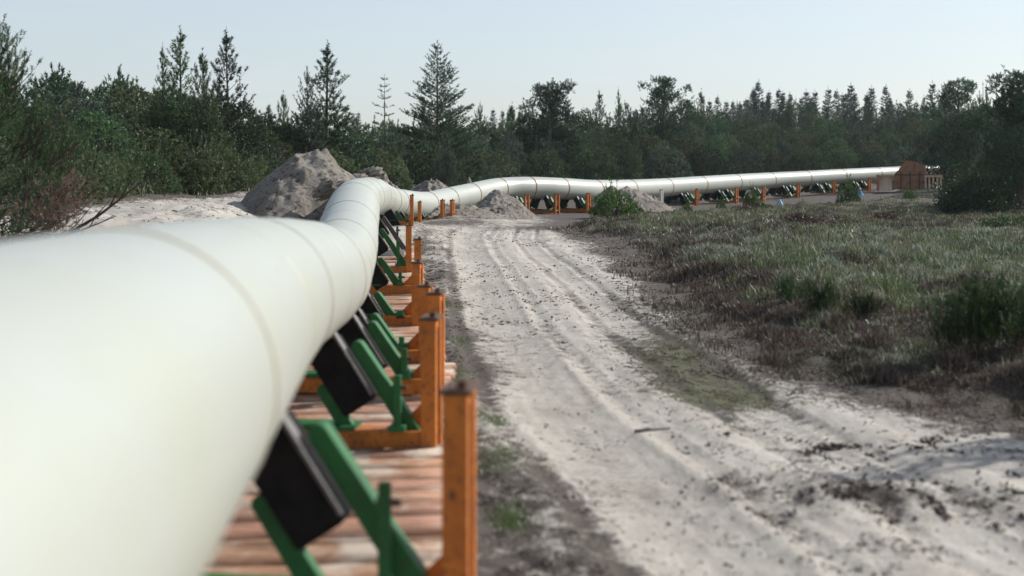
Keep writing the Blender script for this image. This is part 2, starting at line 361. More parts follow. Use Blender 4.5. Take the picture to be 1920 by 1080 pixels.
leftstrip = np.exp(-((U+2.1)/.75)**2)*ss(50, 42, GY)*(.34+.4*vn(GX*1.3, GY*.8, 97))
rightstrip = ss(-2.6, .3, GX-np.interp(GY, _ez, _ex))*.62
mid = np.exp(-((GX-2.25)/.75)**2-((GY-16.5)/3.6)**2)*.75
clod = np.exp(-((GX-2.9+(GY-10.4)*.5)/1.3)**2-((GY-10.3)/.6)**2)*.42*(.4+vn(GX*3, GY*3, 99))
forest = ss(-.5, -4, GX-np.interp(GY, [0, 26, 40, 52, 70, 120], [-16, -13, -9.8, -9, -6, -4]))*ss(15, 20, GY)
forest = np.maximum(forest, ss(112, 122, GY+.0*GX))
ruts = sum(np.exp(-((U-c_-.09*fbm(GY*.11, GY*0+3.3, 5, 2))/w_)**2)*(.35+.5*vn(GX*0+c_, GY*.35, 98)) for c_, w_ in ((-.2, .16), (.72, .14), (-1.6, .12), (1.5, .12)))*inroad
dirt = np.clip(.31+.42*ruts+.18*ss(42, 52, GY)*(GX < 4)+.32*fbm(GX*.4, GY*.3, 91, 3)+np.maximum.reduce([leftstrip, rightstrip, mid, clod, forest])-inroad*.22*(np.abs(U-.1) < 9)+hm*1.3, 0, 1.9)
moss = np.clip(1.1*np.exp(-((GX-2.2)/.42)**2-((GY-17.6)/2.0)**2)+1.0*np.exp(-((GX-2.35)/.6)**2-((GY-14.9)/.8)**2)+.35*hm+.25*forest, 0, 1)
me = np_mesh('ground', V, Fq, True, uv=np.c_[U.ravel(), GY.ravel()], attrs={'tread': (inroad*np.maximum(ss(.36, .24, np.abs(U+1.05)), ss(.36, .24, np.abs(U-1.1)))*ss(.4, .6, vn(GX*.5+3, GY*.25, 95))).ravel(), 'dirt': dirt.ravel(), 'road': (inroad).ravel(), 'moss': moss.ravel()})
g = link('ground', me, M['ground']); tag(g, 'pale sandy ground with a rutted dirt track crossing the heath', kind='structure')

# ------------------------------------------------------------------ heaps of sand
def heap(name, cx, cz, rx, rz, h, label, seed, ridge=None, rough=.12, rot=0, power=1.15, group=None, bumps=(), n=110, top=None, cut=None):
    t = np.linspace(-1.15, 1.15, n); A, B = np.meshgrid(t, t); c_, s_ = math.cos(rot), math.sin(rot)
    X = A*rx; Z = B*rz; X, Z = X*c_-Z*s_, X*s_+Z*c_
    rr = np.sqrt(A*A+B*B)*(1+.14*fbm(A*1.6+seed, B*1.6, seed, 2)); prof = np.clip(1-rr, -.2, 1)
    prof = np.sign(prof)*np.abs(prof)**power*1.0
    hh = h*prof
    for (bx, bz, br, bh) in bumps: hh = np.maximum(hh, bh*(1-np.sqrt(((X-bx)/br)**2+((Z-bz)/br)**2)))
    rg = 1-np.abs(fbm(X*1.5+seed, Z*1.5, seed+21, 4, .6))*2.2
    hh = hh+(rough*h*fbm(X*1.1+seed, Z*1.1, seed+5, 5, .6)+.10*(rg-.6)*ss(-.1, .25, fbm(X*.7+3, Z*.7, seed+31, 2))*ss(.8, .55, prof))*np.clip(prof*3, 0, 1)+.05*fbm(X*6, Z*6, seed+9, 3)*np.clip(prof*4, 0, 1)
    base = Hs(cx, cz); hh = hh*(top-base)/max(.1, h) if top else hh; gx = X+cx; gz = Z+cz; gr = H(gx, gz, False)
    hh = hh*(ss(cut+.5, cut-.5, gx) if cut is not None else 1)
    hh = np.where((rr > 1.0) | (hh < .02), gr-.25, np.maximum(gr-.1, gr*0+np.minimum(gr, base+.3)+hh))-base
    Vv = np.c_[X.ravel(), Z.ravel(), hh.ravel()]; q = (np.arange(n-1)[:, None]*n+np.arange(n-1)[None, :]).ravel()
    Fh = np.c_[q, q+1, q+1+n, q+n]
    cen = rr.ravel()[Fh].min(1) < 1.06; 
    o = link(name, np_mesh(name, Vv, Fh[cen], True), M['heap'], loc=(cx, cz, base)); tag(o, label, 'sand heap', group); return o
G = 'sand heaps beside the pipeline'
heap('sand_heap', -6.05, 41.5, 3.5, 3.7, 2.6, 'tallest sand heap, sharp peaked and shaded on its left face, behind the rising pipe bend', 11, rough=.11, power=1.0, group=G, bumps=((1.55, .8, 2.7, 1.9), (.25, 0, 1.7, 2.75)), top=3.3, cut=-4.3)
heap('sand_heap', -.75, 65.2, 2.0, 2.1, 1.3, 'pointed sand heap in front of the pipeline burying the foot of a short orange post', 12, rough=.26, group=G, power=.8)
heap('sand_heap', -3.0, 61.0, 3.3, 2.2, .62, 'low spread of pale sand left of the pointed heap under the sagging pipe', 13, rough=.5, group=G)
heap('sand_heap', 6.6, 76.4, 2.9, 2.2, 1.45, 'sand heap with a smooth lit slope behind the bright green bush, leaning on the pipe', 14, rough=.12, group=G, power=.9, bumps=((-.9, 0, 2.2, 1.5),))
heap('sand_heap', -4.2, 69.5, 2.7, 2.0, 1.72, 'crusted sand heap peeping over the sagging pipe, widest of the three behind it', 15, rough=.38, group=G, top=2.25)
heap('sand_heap', -6.0, 63.5, 1.8, 1.5, 1.5, 'small crusted sand heap behind the pipe just right of the sharp bend', 16, rough=.4, group=G, top=2.1)
heap('sand_heap', -2.35, 72.3, .8, .8, 1.95, 'small spiky sand crust sticking up behind the pipe, rightmost of the three behind it', 17, rough=.4, group=G, top=2.25)
heap('sand_heap', 10.8, 89.5, 1.8, 1.2, .55, 'small pale sand heap under the straight far pipe beside an orange post', 18, rough=.3, group=G)
def crust(cx, cz, h0, s, label, seed, sx=1, sz=1):   # cracked slab of dried sand
    rng = np.random.default_rng(seed); n = 26; a, b = np.meshgrid(np.linspace(0, 2*np.pi, n*2), np.linspace(0, np.pi, n))
    r = 1+.45*fbm(a*1.3*np.sin(b)+seed, b*1.7, seed, 4, .65)+.1*fbm(np.cos(a)*4, b*4+np.sin(a)*4, seed+2, 3)
    r[:, -1] = r[:, 0]
    X = r*np.cos(a)*np.sin(b)*s*sx; Y = r*np.sin(a)*np.sin(b)*s; Z = r*np.cos(b)*s*.62*sz+X*.35
    q = (np.arange(n-1)[:, None]*2*n+np.arange(2*n-1)[None, :]).ravel()
    o = link('sand_clod', np_mesh('sand_clod', np.c_[X.ravel(), Y.ravel(), Z.ravel()], np.c_[q, q+1, q+1+2*n, q+2*n], True), M['heap'], loc=(cx, cz, h0)); return tag(o, label, 'sand clod', 'crusted sand clods')
crust(-4.65, 42.6, 2.22, .42, 'crusted clod of sand on the ridge of the tall heap at the pipe bend', 5, 1.3)
crust(-5.05, 42.0, 2.05, .38, 'rounded clod of sand in the ridge left of the topmost crust, on the tall heap', 6, 1.2)
crust(-5.4, 39.0, 1.9, .4, 'lumpy clod of dark sand on the front of the tall heap beside the pipe', 7, 1)

# ------------------------------------------------------------------ pipeline
seg = np.linalg.norm(np.diff(AX, axis=0), axis=1); S = np.r_[0, np.cumsum(seg)]
def at_s(s):
    p = np.array([np.interp(s, S, AX[:, k]) for k in range(3)]); e = .15
    a = np.array([np.interp(s+e, S, AX[:, k]) for k in range(3)]); b = np.array([np.interp(s-e, S, AX[:, k]) for k in range(3)])
    t = a-b; return p, t/np.linalg.norm(t)
def sweep(svals, rad, n=72):
    Vs = []
    for s, r in zip(svals, rad):
        p, t = at_s(s); side = np.cross(t, [0, 0, 1.]); side /= np.linalg.norm(side); up = np.cross(side, t)
        an = np.linspace(0, 2*np.pi, n, endpoint=False); Vs.append(p+r*(np.cos(an)[:, None]*side+np.sin(an)[:, None]*up))
    k = len(svals); q = np.arange(k-1)[:, None]*n; j = np.arange(n)[None, :]; j2 = (j+1) % n
    return np.vstack(Vs), np.stack([q+j, q+j2, q+n+j2, q+n+j], -1).reshape(-1, 4)
def s_at_px(x, lo):   # arc length where the axis crosses a picture column, after arc length lo
    sv_ = np.arange(lo, S[-1], .05); P = np.array([[np.interp(v, S, AX[:, k]) for k in range(2)] for v in sv_]); q = 960+P[:, 0]/P[:, 1]*F
    return sv_[np.argmin(np.abs(q-x))]
def s_at_z(z): i = np.argmin(np.abs(AX[:, 1]-57)); return float(np.interp(z, AX[:i, 1], S[:i]))
rings = [s_at_z(z) for z in (.45, 4.84, 9.35, 13.8, 18.1, 22.4, 26.8, 31.2, 35.6, 40, 44.4, 48.9, 53.2)]
lo = rings[-1]+1
for xx in (741, 800, 839, 883, 936, 992, 1052, 1116, 1180, 1248, 1313, 1378, 1443, 1510, 1577, 1643, 1708): rings.append(s_at_px(xx, lo))
pl = empty('pipeline', (0, 0, 0), label='long pale cream pipeline on roller supports, curving from the left foreground away to the right', cat='pipeline')
Vp, Fp = sweep(np.linspace(.2, S[-1]-.2, 900), [D/2]*900); link('pipe_shell', np_mesh('pipe_shell', Vp, Fp, True), M['pipe'], pl)
for i, s in enumerate(rings):
    far = i > 11; w_ = .050 if far else .020; hgt = .012 if far else .006
    sv_ = [s-w_-.004, s-w_, s-w_*.3, s+w_*.3, s+w_, s+w_+.004]
    a, b = sweep(sv_, [D/2-.003, D/2+hgt, D/2+hgt*1.1, D/2+hgt*1.1, D/2+hgt, D/2-.003]); o = link('joint_ring', np_mesh('joint_ring', a, b, True), M['ring'] if far else M['ringpale'], pl)
for i in range(len(rings)-1):
    s = (rings[i]+rings[i+1])/2+.15; 
    if i < 1: continue
    a, b = sweep([s-.012, s-.009, s+.009, s+.012], [D/2-.002, D/2+.003, D/2+.003, D/2-.002]); link('pipe_seam', np_mesh('pipe_seam', a, b, True), M['seam'], pl)

# ------------------------------------------------------------------ roller supports
def support(s, off, top, hp, label, kind='orange', post=True, dy=0.0, sink=0.0, cradle='green', beam=True, yaw=None, grp='roller supports carrying the pipeline'):
    """s arc length of the station; off = post offset from axis; top = post height above ground"""
    p, t = at_s(s); ang = math.atan2(t[1], t[0])-math.pi/2
    if yaw is not None: ang = yaw
    gx, gz = p[0]+math.cos(ang)*.6, p[1]+math.sin(ang)*.6; gh = Hs(gx, gz)-sink
    root = empty('pipe_support', (p[0], p[1], gh), ang, label, 'pipe support', grp); ph = p[2]-gh
    om = M[kind]; gm = M[cradle]
    # orange post: two bars joined by a cap
    if post:
        b = MB()
        for q in (-.13, .13):
            b.box((off, q, top/2), (.135, .08, top)); 
        b.box((off, 0, top-.05), (.10, .16, .07)); b.box((off, 0, top*.45), (.08, .16, .05))
        b.build('post', om, root, .006)
        b = MB(); b.box((off, 0, top+.014), (.17, .33, .026)); b.box((off+.03, -.10, top+.05), (.05, .06, .05)); b.build('post_cap', M['rustcap'], root, .004)
        b = MB(); b.prism([(off-.34, .20), (off-.07, .20), (off-.07, .46)], (0, 0, 0), (1, 0, 0), (0, 1, 0), (0, 0, 1), -.012, .012); b.build('gusset', om, root)
    if beam:
        b = MB(); bl = off+.9
        b.box((off-.07-bl/2, -.13, .125), (bl, .02, .15)); b.box((off-.07-bl/2, 0, .206), (bl, .28, .02)); b.box((off-.07-bl/2, .13, .125), (bl, .02, .15)); b.build('base_beam', om, root, .003)
    # the two inclined bearing pads under the pipe, each held by green arms
    al = R(33); rr, hw = .33, .15
    for sx in (1, -1):
        axd = Vector((sx*math.cos(al), 0, math.sin(al))); dn = Vector((sx*math.sin(al), 0, -math.cos(al)))
        cc = Vector((0, 0, ph))+dn*(D/2+rr+.004)
        b = MB(); b.frame(cc, dn, (0, 1, 0), axd, (rr, .15, hw)); ro = b.build('bearing_pad', M['rubber'], root, .022)
        b = MB(); b.frame(cc+axd*(hw+.014)-dn*.03+Vector((0, -.10, 0)), dn, (0, 1, 0), axd, (rr-.01, .055, .012)); b.build('edge_plate', M['steel'], ro, .003)
        for side in (1, -1):
            c1 = cc+axd*side*(hw+(.11 if side > 0 else .07))
            ln = (c1.z-.22)/max(.2, math.cos(al)); w2 = .056 if side > 0 else .05
            arc = [(w2*math.cos(a), w2*math.sin(a)) for a in np.linspace(math.pi*.5, -math.pi*.5, 9)]
            st = -.13 if side > 0 else .02
            poly = [(st-a, b_) for a, b_ in arc]+[(ln, -w2*1.2), (ln+.10, w2*1.5)]
            b = MB(); q = .065 if side > 0 else .045
            b.prism(poly, c1, dn, (0, 1, 0), axd, -q, q); b.build('bracket_arm', gm, root, .006)
        o1 = cc+axd*(hw+.11)+dn*.25; xo = o1.x+sx*.17
        b = MB(); b.box((xo, -.14, .25+(cc.z-.05)/2-.1), (.065, .05, cc.z-.05-.15)); b.build('upright', gm, root, .004)
        b = MB(); b.box((xo, .0, .25), (.14, .42, .05)); b.build('foot_plate', gm, root, .004)
        b = MB(); b.tube([(xo-.045, -.14, cc.z-.08), (xo+.085*sx, -.14, cc.z-.08)], [.022, .022], 8); b.build('bolt', M['rustcap'], root)
    b = MB(); b.box((0, 0, .235), (1.3, .34, .03)); b.build('base_plate', gm, root)
    return root
def s_post(xp, off, lo, hi=None):    # arc length so that the post stands in picture column xp
    best = None
    for s in np.arange(lo, hi or S[-1]-1, .05):
        p, t = at_s(s); a = math.atan2(t[1], t[0])-math.pi/2; X = p[0]+math.cos(a)*off; Z = p[1]+math.sin(a)*off
        d = abs(960+X/Z*F-xp)
        if best is None or d < best[0]: best = (d, s)
    return best[1]
near = [(7.2, 866, 1.31, 'orange', 'green', 'nearest pipe support, its blurred orange post rising out of the bottom edge'),
        (11.9, 812, 1.19, 'orange', 'green', 'second nearest pipe support, tall orange post with a long orange beam over the boards'),
        (14.7, 821, 1.13, 'orange', 'green', 'pipe support whose post stands just right behind the second nearest, the third from the camera'),
        (17.2, 801, 1.02, 'orange', 'green', 'fourth pipe support from the camera, post top just clear left of the third'),
        (21.2, 785, 1.04, 'orange', 'green', 'fifth pipe support from the camera, where the near pipe starts to climb'),
        (26.3, 783, 1.11, 'orange', 'green', 'sixth pipe support from the camera with a worn dark cap on its orange post'),
        (31.3, 766, 1.16, 'orange', 'green', 'seventh pipe support from the camera, its doubled post foot stained black')]
for z_, xp, top, k, cr, lab in near:
    s = s_at_z(z_); p, t = at_s(s); off = px(xp, z_)-p[0]; support(s, off, top, 0, lab, k, cradle=cr, yaw=R(-6) if z_ < 22 else None)
support(s_at_z(37.5), 1.3, .9, 0, 'pipe support with dark grey brackets and beam and no post, before the sharp bend', 'white', post=False, cradle='greydark')
support(s_post(772, 1.2, s_at_z(43), s_at_z(54)), 1.2, 1.12, 0, 'tall orange posted pipe support on the raised sand at the sharp bend', 'orange', cradle='green', sink=.05)
for xp, off, top, lab in ((787, 1.2, 1.1, 'narrow orange posted support just right of the tall one at the bend'), (830, 1.35, .98, 'left of the two orange posts standing in sand where the pipe sags'),
                     (848, 1.7, .95, 'right of the two orange posts standing in sand where the pipe sags')):
    support(s_post(xp, off, s_at_z(54)), off, top, 0, lab, sink=.1)
support(s_post(911, 1.3, s_at_z(56)), 1.3, 1.05, 0, 'short orange posted support half buried in the pointed sand heap', sink=.2)
far = [(987, 'orange', 'orange posted support just right of the pointed sand heap'), (1044, 'orange', 'orange posted support midway between the pointed heap and the green bush'),
       (1103, 'orange', 'orange posted support at the left edge of the bright green bush'), (1199, 'orange', 'orange posted support poking up right of the smooth sand heap'),
       (1240, 'white', 'the only pale grey posted support, between orange ones under the straight far pipe'), (1307, 'orange', 'orange posted support left of the small pale sand heap'),
       (1381, 'orange', 'orange posted support right of the small pale sand heap'), (1432, 'orange', 'orange posted support left of the blue tarp pyramid'),
       (1497, 'orange', 'orange posted support right of the blue tarp pyramid'), (1564, 'orange', 'orange posted support half hidden behind the green bush near the far end'),
       (1630, 'orange', 'last orange posted support, just left of the curved cream shield plate')]
for xp, k, lab in far:
    s = s_post(xp, 1.15, s_at_z(56)); support(s, 1.15, 1.08, 0, lab, k)
for xp in (1150, 1275, 1345, 1466, 1530, 1598):
    s = s_post(xp, .3, s_at_z(56)); support(s, 1.15, 1.08, 0, 'green roller cradle without a post under the straight far pipe, between posted supports', post=False, beam=False, grp='postless roller cradles')

# ------------------------------------------------------------------ timber mats under the pipe
rng = np.random.default_rng(4)
def mat_mesh(wd, seed):
    r = np.random.default_rng(seed); Vv = []; Fv = []; Cc = []; y = -.62
    while y < .6:
        bw = r.uniform(.28, .44); x0 = -wd/2+r.uniform(-.12, .06); x1 = wd/2+r.uniform(-.14, .08); z0 = -.06; z1 = .025+r.uniform(-.012, .012); k = len(Vv)
        n = 9; xx = np.linspace(x0, x1, n); tn = r.uniform(.55, 1.25)*np.array([1, r.uniform(.85, 1.05), r.uniform(.8, 1.1)])
        for j, xv in enumerate(xx):
            wv = r.uniform(-.006, .006, 4)
            Vv += [(xv, y+wv[0], z0), (xv, y+bw-.02+wv[1], z0), (xv, y+bw-.02+wv[1], z1+wv[2]), (xv, y+wv[0], z1+wv[3])]; Cc += [tn]*4
        for j in range(n-1):
            a = k+j*4
            for q in range(4): Fv.append((a+q, a+(q+1) % 4, a+4+(q+1) % 4, a+4+q))
        Fv += [(k, k+3, k+2, k+1), (k+(n-1)*4, k+(n-1)*4+1, k+(n-1)*4+2, k+(n-1)*4+3)]
        y += bw+r.uniform(.005, .03)
    return np_mesh('timber_mat', np.array(Vv), np.array(Fv), cols=np.array(Cc))
s = s_at_z(3.0); k = 0; mats = [mat_mesh(3.0, 50+i) for i in range(7)]
while s < s_at_z(42):
    p, t = at_s(s); a = math.atan2(t[1], t[0])-math.pi/2; off = .05+rng.uniform(-.08, .08)
    x, y = p[0]+math.cos(a)*off, p[1]+math.sin(a)*off
    o = link('timber_mat', mats[k % 7], M['wood']); hx = max(Hs(x+.9, y), Hs(x+.4, y)-.03); o.location = (x, y, hx+.035); o.rotation_euler = (0, rng.uniform(-.012, .012), a+rng.uniform(-.03, .03)+(math.pi if k % 2 else 0))
    tag(o, 'weathered reddish timber mat of crosswise boards lying under the pipe supports', 'timber mat', 'timber mats under the pipeline'); s += 1.27; k += 1

# ------------------------------------------------------------------ rusty housing, shield, crate, tarps near the far end
zb = 104.0; hb_ = Hs(px(1705, zb), zb)
t_ = empty('rusty_housing', (px(1706, zb), zb, hb_), R(-8), 'rusty brown gabled steel housing swallowing the far end of the pipeline', 'steel housing')
b = MB(); w2, hh_ = 1.22, 2.35
outer = [(-w2, 0), (w2, 0), (w2, 1.35), (w2*.95, 1.95), (w2*.1, 2.36), (-w2*.3, hh_), (-w2, 1.25)]
b.prism(outer, (0, 0, 0), (1, 0, 0), (0, 1, 0), (0, 0, 1), -.06, 0); b.build('front_plate', M['rust'], t_, .008)
b = MB(); b.frame((w2-.03, 1.1, .66), (1, 0, 0), (0, 1, 0), (0, 0, 1), (.03, 1.08, .62)); b.frame((-w2+.03, 1.1, .3), (1, 0, 0), (0, 1, 0), (0, 0, 1), (.03, 1.08, .28)); b.build('side_plate', M['rust'], t_)
b = MB(); b.prism([(-w2*.3-.02, hh_+.02), (w2*.1+.01, 2.39), (w2*.95+.03, 1.97), (w2+.04, 1.37), (w2, 1.32), (w2*.93, 1.92), (w2*.1, 2.33), (-w2*.3, hh_-.06)], (0, 0, 0), (1, 0, 0), (0, 1, 0), (0, 0, 1), .003, 2.2); b.build('roof_plate', M['rust'], t_)
b = MB()
for q in (-.7, 0, .7): b.box((q, -.085, .8), (.07, .05, 1.5))
b.box((0, -.085, 1.27), (2.3, .05, .07)); b.build('stiffener', M['rustcap'], t_)
zc = 102.5
t_ = empty('shield_plate', (px(1661, zc), zc, Hs(px(1661, zc), zc)), R(4), 'curved cream steel shield plate with rust edge left of the rusty housing', 'shield plate')
b = MB(); n = 12; prof = [(-.34*math.cos(a)+.3, .62-.62*math.cos(a*1.0)) for a in np.linspace(.12, math.pi*.93, n)]
poly = [(-.28*math.sin(a), .66-.62*math.cos(a)) for a in np.linspace(.1, math.pi-.1, n)]
poly2 = poly+[(x_-.05, z_) for x_, z_ in poly[::-1]]
b.prism([(-x_, z_) for x_, z_ in poly2], (0, 0, 0), (0, 1, 0), (1, 0, 0), (0, 0, 1), -.55, .57); b.build('curved_sheet', M['creamsteel'], t_)
b = MB(); b.box((-.60, .1, .68), (.07, .3, 1.36)); b.box((.0, .02, 1.33), (1.14, .12, .05)); b.build('edge_frame', M['rustedge'], t_)
t_ = empty('slatted_crate', (px(1750, 103.5), 103.5, Hs(px(1750, 103.5), 103.5)), R(-10), 'pale wooden slatted crate standing right of the rusty housing', 'crate')
b = MB()
for q in (-.58, -.3, .0, .3, .58): b.box((q, 0, .62), (.13, .05, 1.2))
for q in (-.5, -.1, .3): b.box((.62, q+.55, .62), (.05, .13, 1.2))
b.build('slat', M['palewood'], t_, .006)
b = MB(); b.box((0, -.05, 1.16), (1.36, .05, .14)); b.box((0, -.05, .10), (1.36, .05, .14)); b.box((0, 1.0, 1.16), (1.36, .05, .14)); b.box((0, 1.0, .1), (1.36, .05, .14)); b.build('rail', M['palewood'], t_, .006)
b = MB(); b.box((0, .5, .03), (1.3, 1.0, .04)); b.box((0, .5, 1.26), (1.4, 1.1, .05)); b.build('panel', M['rust'], t_)
b = MB(); b.prism([(-1.5, 0), (1.6, 0), (1.75, .02), (1.5, .17), (.9, .20), (.3, .30), (-.05, .16), (-1.45, .16)], (0, 0, 0), (1, 0, 0), (0, 1, 0), (0, 0, 1), -.6, .6)
o = b.build('ground_slab', M['slab'], None, .02, loc=(px(1676, 99.5), 99.5, Hs(px(1676, 99.5), 99.5)-.02)); tag(o, 'low brown slab lying on the sand in front of the shield plate and housing', 'slab')
def tarp(x, z, s, label, seed):
    r = random.Random(seed); b = MB(); n = 14; vs = [(0, 0, s*1.1)]; 
    for j, (rad, hh) in enumerate(((.35, .62), (.75, .12), (1, 0))):
        for i in range(n): a = 2*math.pi*i/n; k = rad*s*.62*(1+.28*math.cos(a*3+seed)+r.uniform(-.12, .12)); vs.append((k*math.cos(a), k*math.sin(a), hh*s*(1+r.uniform(-.2, .2))))
    fs = [(0, 1+i, 1+(i+1) % n) for i in range(n)]
    for j in range(2):
        for i in range(n): fs.append((1+j*n+i, 1+(j+1)*n+i, 1+(j+1)*n+(i+1) % n, 1+j*n+(i+1) % n))
    b.add(vs, fs); o = b.build('blue_tarp', M['blue'], None, loc=(x, z, Hs(x, z)-.02)); tag(o, label, 'tarp', 'crumpled blue tarps')
tarp(px(1462, 88), 88, .42, 'small bright blue tarp heaped like a pyramid on the sand below the far pipe', 1)
tarp(px(1611, 99), 99, .5, 'crumpled blue tarp behind the green bush near the rusty housing', 2)
b = MB(); b.box((0, 0, .9), (.28, .2, .45)); b.tube([(0, 0, 0), (0, 0, .75)], [.03, .03], 8); o = b.build('red_marker', M['red'], None, .05, loc=(px(1790, 106), 106, Hs(px(1790, 106), 106)+.3)); tag(o, 'small red marker glimpsed through the dark trees right of the crate', 'marker')

# ------------------------------------------------------------------ foliage builders
def norm(a): return a/np.maximum(1e-9, np.linalg.norm(a, axis=-1, keepdims=True))
class Plant:
    """shoots: short twigs that carry needles; wood: thin branch tubes"""
    def __init__(s, seed): s.r = np.random.default_rng(seed); s.sh = []; s.w = MB()
    def shoot(s, p, d, l): s.sh.append((*p, *d, l))
    def branch(s, p, d, L_, curl, rad, gap, sl, side=.5, start=.2, upb=.35, lvl=1, tip=True, wood=True):
        r = s.r; p = np.array(p, float); d = norm(np.array(d, float)); k = max(3, int(L_/.45)+2); pts = []
        for i in range(k):
            t = i/(k-1); pts.append(p+d*L_*t+np.array([0, 0, curl*L_*t*t])+r.normal(0, .012*L_, 3)*t)
        pts = np.array(pts)
        if wood: s.w.tube([tuple(q) for q in pts], [max(.006, rad*(1-.8*i/(k-1))) for i in range(k)], 3, False)
        n = max(2, int(L_*(1-start)/gap))
        for i in range(n):
            t = start+(1-start)*(i+r.uniform(0, 1))/n; q = t*(k-1); j = min(k-2, int(q)); f = q-j; pos = pts[j]*(1-f)+pts[j+1]*f
            tan = norm(pts[j+1]-pts[j]); sd = norm(np.cross(tan, [0, 0, 1.])+1e-6)*(1 if r.random() < .5 else -1)
            dd = norm(tan*.7+sd*r.uniform(.3, 1)*side*1.6+np.array([0, 0, upb*r.uniform(.2, 1.4)]))
            if lvl > 1 and L_*(1-t)*.6 > sl*1.3:
                s.branch(pos, dd, L_*(1-t)*r.uniform(.4, .75)+sl, curl, rad*.45, gap, sl, side, .15, upb, lvl-1, wood=wood and L_ > 1.2)
            else: s.shoot(pos, dd, sl*r.uniform(.6, 1.25))
        if tip: s.shoot(pts[-1], norm(pts[-1]-pts[-2]+np.array([0, 0, .2*upb])), sl*1.15)
    def needles(s, n, nl, nw, col, var=.42, tipcol=None, fwd=.75):
        a = np.array(s.sh); m = len(a); r = s.r; P = np.repeat(a[:, :3], n, 0); Dd = np.repeat(norm(a[:, 3:6]), n, 0); Ln = np.repeat(a[:, 6], n)
        t = r.uniform(0, 1, m*n)
        rd = norm(r.normal(size=(m*n, 3))); rd = norm(rd-(rd*Dd).sum(1, keepdims=True)*Dd)
        nd = norm(Dd*fwd+rd*1.0*(1-.45*t[:, None])); b0 = P+Dd*(Ln*t)[:, None]
        sd = norm(np.cross(nd, norm(r.normal(size=(m*n, 3)))))*nw*.5*r.uniform(.7, 1.3, (m*n, 1))
        tip = b0+nd*nl*r.uniform(.65, 1.2, (m*n, 1))
        V = np.empty((m*n*3, 3)); V[0::3] = b0-sd; V[1::3] = b0+sd; V[2::3] = tip
        shc = np.repeat(r.uniform(1-var, 1+var, m), n)*r.uniform(.8, 1.2, m*n)
        c = np.array(col)[None, :]*shc[:, None]
        if tipcol is not None:
            pick = np.repeat(r.random(m) < tipcol[1], n); c[pick] = np.array(tipcol[0])*shc[pick][:, None]
        return V, np.arange(m*n*3).reshape(-1, 3), np.repeat(c, 3, 0)
    def meshes(s, n, nl, nw, col, name='crown', **k):
        V, Fc, c = s.needles(n, nl, nw, col, **k); return np_mesh(name, V, Fc, cols=c), s.w.mesh('trunk', M['bark'])
def gen_leader(seed, Hh, Rr, nl=.13, nw=.035, n=16, gap=.22, sl=.24, col=(.045, .075, .034), bare=.05, whorl=.42, elt=55, elb=8, curl=.25, prof=.75, lvl=2, loose=0.0, bushy=.9, nb=5):
    """pine with a straight leader and whorls of upswept branches"""
    p = Plant(seed); r = p.r; lean = r.normal(0, .02, 2); top = lambda h: np.array([lean[0]*h, lean[1]*h, h])
    p.w.tube([tuple(top(h)) for h in np.linspace(-.4, Hh, 9)], [max(.012, .016*Hh*(1-.93*i/8)) for i in range(9)], 6)
    h = Hh*bare
    while h < Hh*.97:
        t = h/Hh; Lb = Rr*((1-t)**prof)*min(1, .5+t*3.5)
        for k in range(int(r.integers(nb-1, nb+2))):
            az = r.uniform(0, 2*np.pi); el = R(elb+(elt-elb)*t+r.normal(0, 7)); lb = max(.12, Lb*r.uniform(.55, 1.18)*(1-loose*(r.random() < .35)))
            p.branch(top(h+r.uniform(-.08, .08)), (math.cos(az)*math.cos(el), math.sin(az)*math.cos(el), math.sin(el)), lb, curl, .012+.008*lb, gap, sl, .5, .12 if lb < 1 else .22, bushy, lvl)
        h += whorl*(1-.25*t)*r.uniform(.8, 1.2)
    for q in np.linspace(.9, 1, 4): p.shoot(top(Hh*q), norm(np.array([r.normal(0, .12), r.normal(0, .12), 1])), sl*1.3)
    p.shoot(top(Hh), (0, 0, 1), sl*2.0)
    return p
def gen_scrub(seed, Hh, Rr, stems=7, gap=.24, sl=.22):
    """many stemmed mountain pine, dense to the ground"""
    p = Plant(seed); r = p.r
    for k in range(stems):
        az = 2*np.pi*k/stems+r.normal(0, .4); ln = r.uniform(.15, .95) if k else 0; hh = Hh*(1-.45*ln)*r.uniform(.82, 1.08)
        bx, by = math.cos(az)*Rr*ln*.85, math.sin(az)*Rr*ln*.85
        P0 = np.array([bx*.25, by*.25, -.3]); P1 = np.array([bx*1.0, by*1.0, hh]); 
        p.w.tube([tuple(P0), tuple(P0*.4+P1*.6+np.array([bx*.2, by*.2, 0])), tuple(P1)], [.07, .04, .012], 4)
        h = .3
        while h < hh:
            t = h/hh; c = P0*(1-t)+P1*t+np.array([bx, by, 0])*.5*t*(1-t); lb0 = Rr*.62*(1-t*.72)
            for q in range(4):
                a2 = r.uniform(0, 2*np.pi); el = R(15+40*t+r.normal(0, 10)); lb = lb0*r.uniform(.5, 1.1)
                p.branch((c[0], c[1], h), (math.cos(a2)*math.cos(el), math.sin(a2)*math.cos(el), math.sin(el)), lb, .3, .02, gap, sl, .6, .35, .9, 2, wood=lb > .8)
            h += .42*r.uniform(.8, 1.2)
        p.shoot(P1, (0, 0, 1), sl*1.6)
    return p
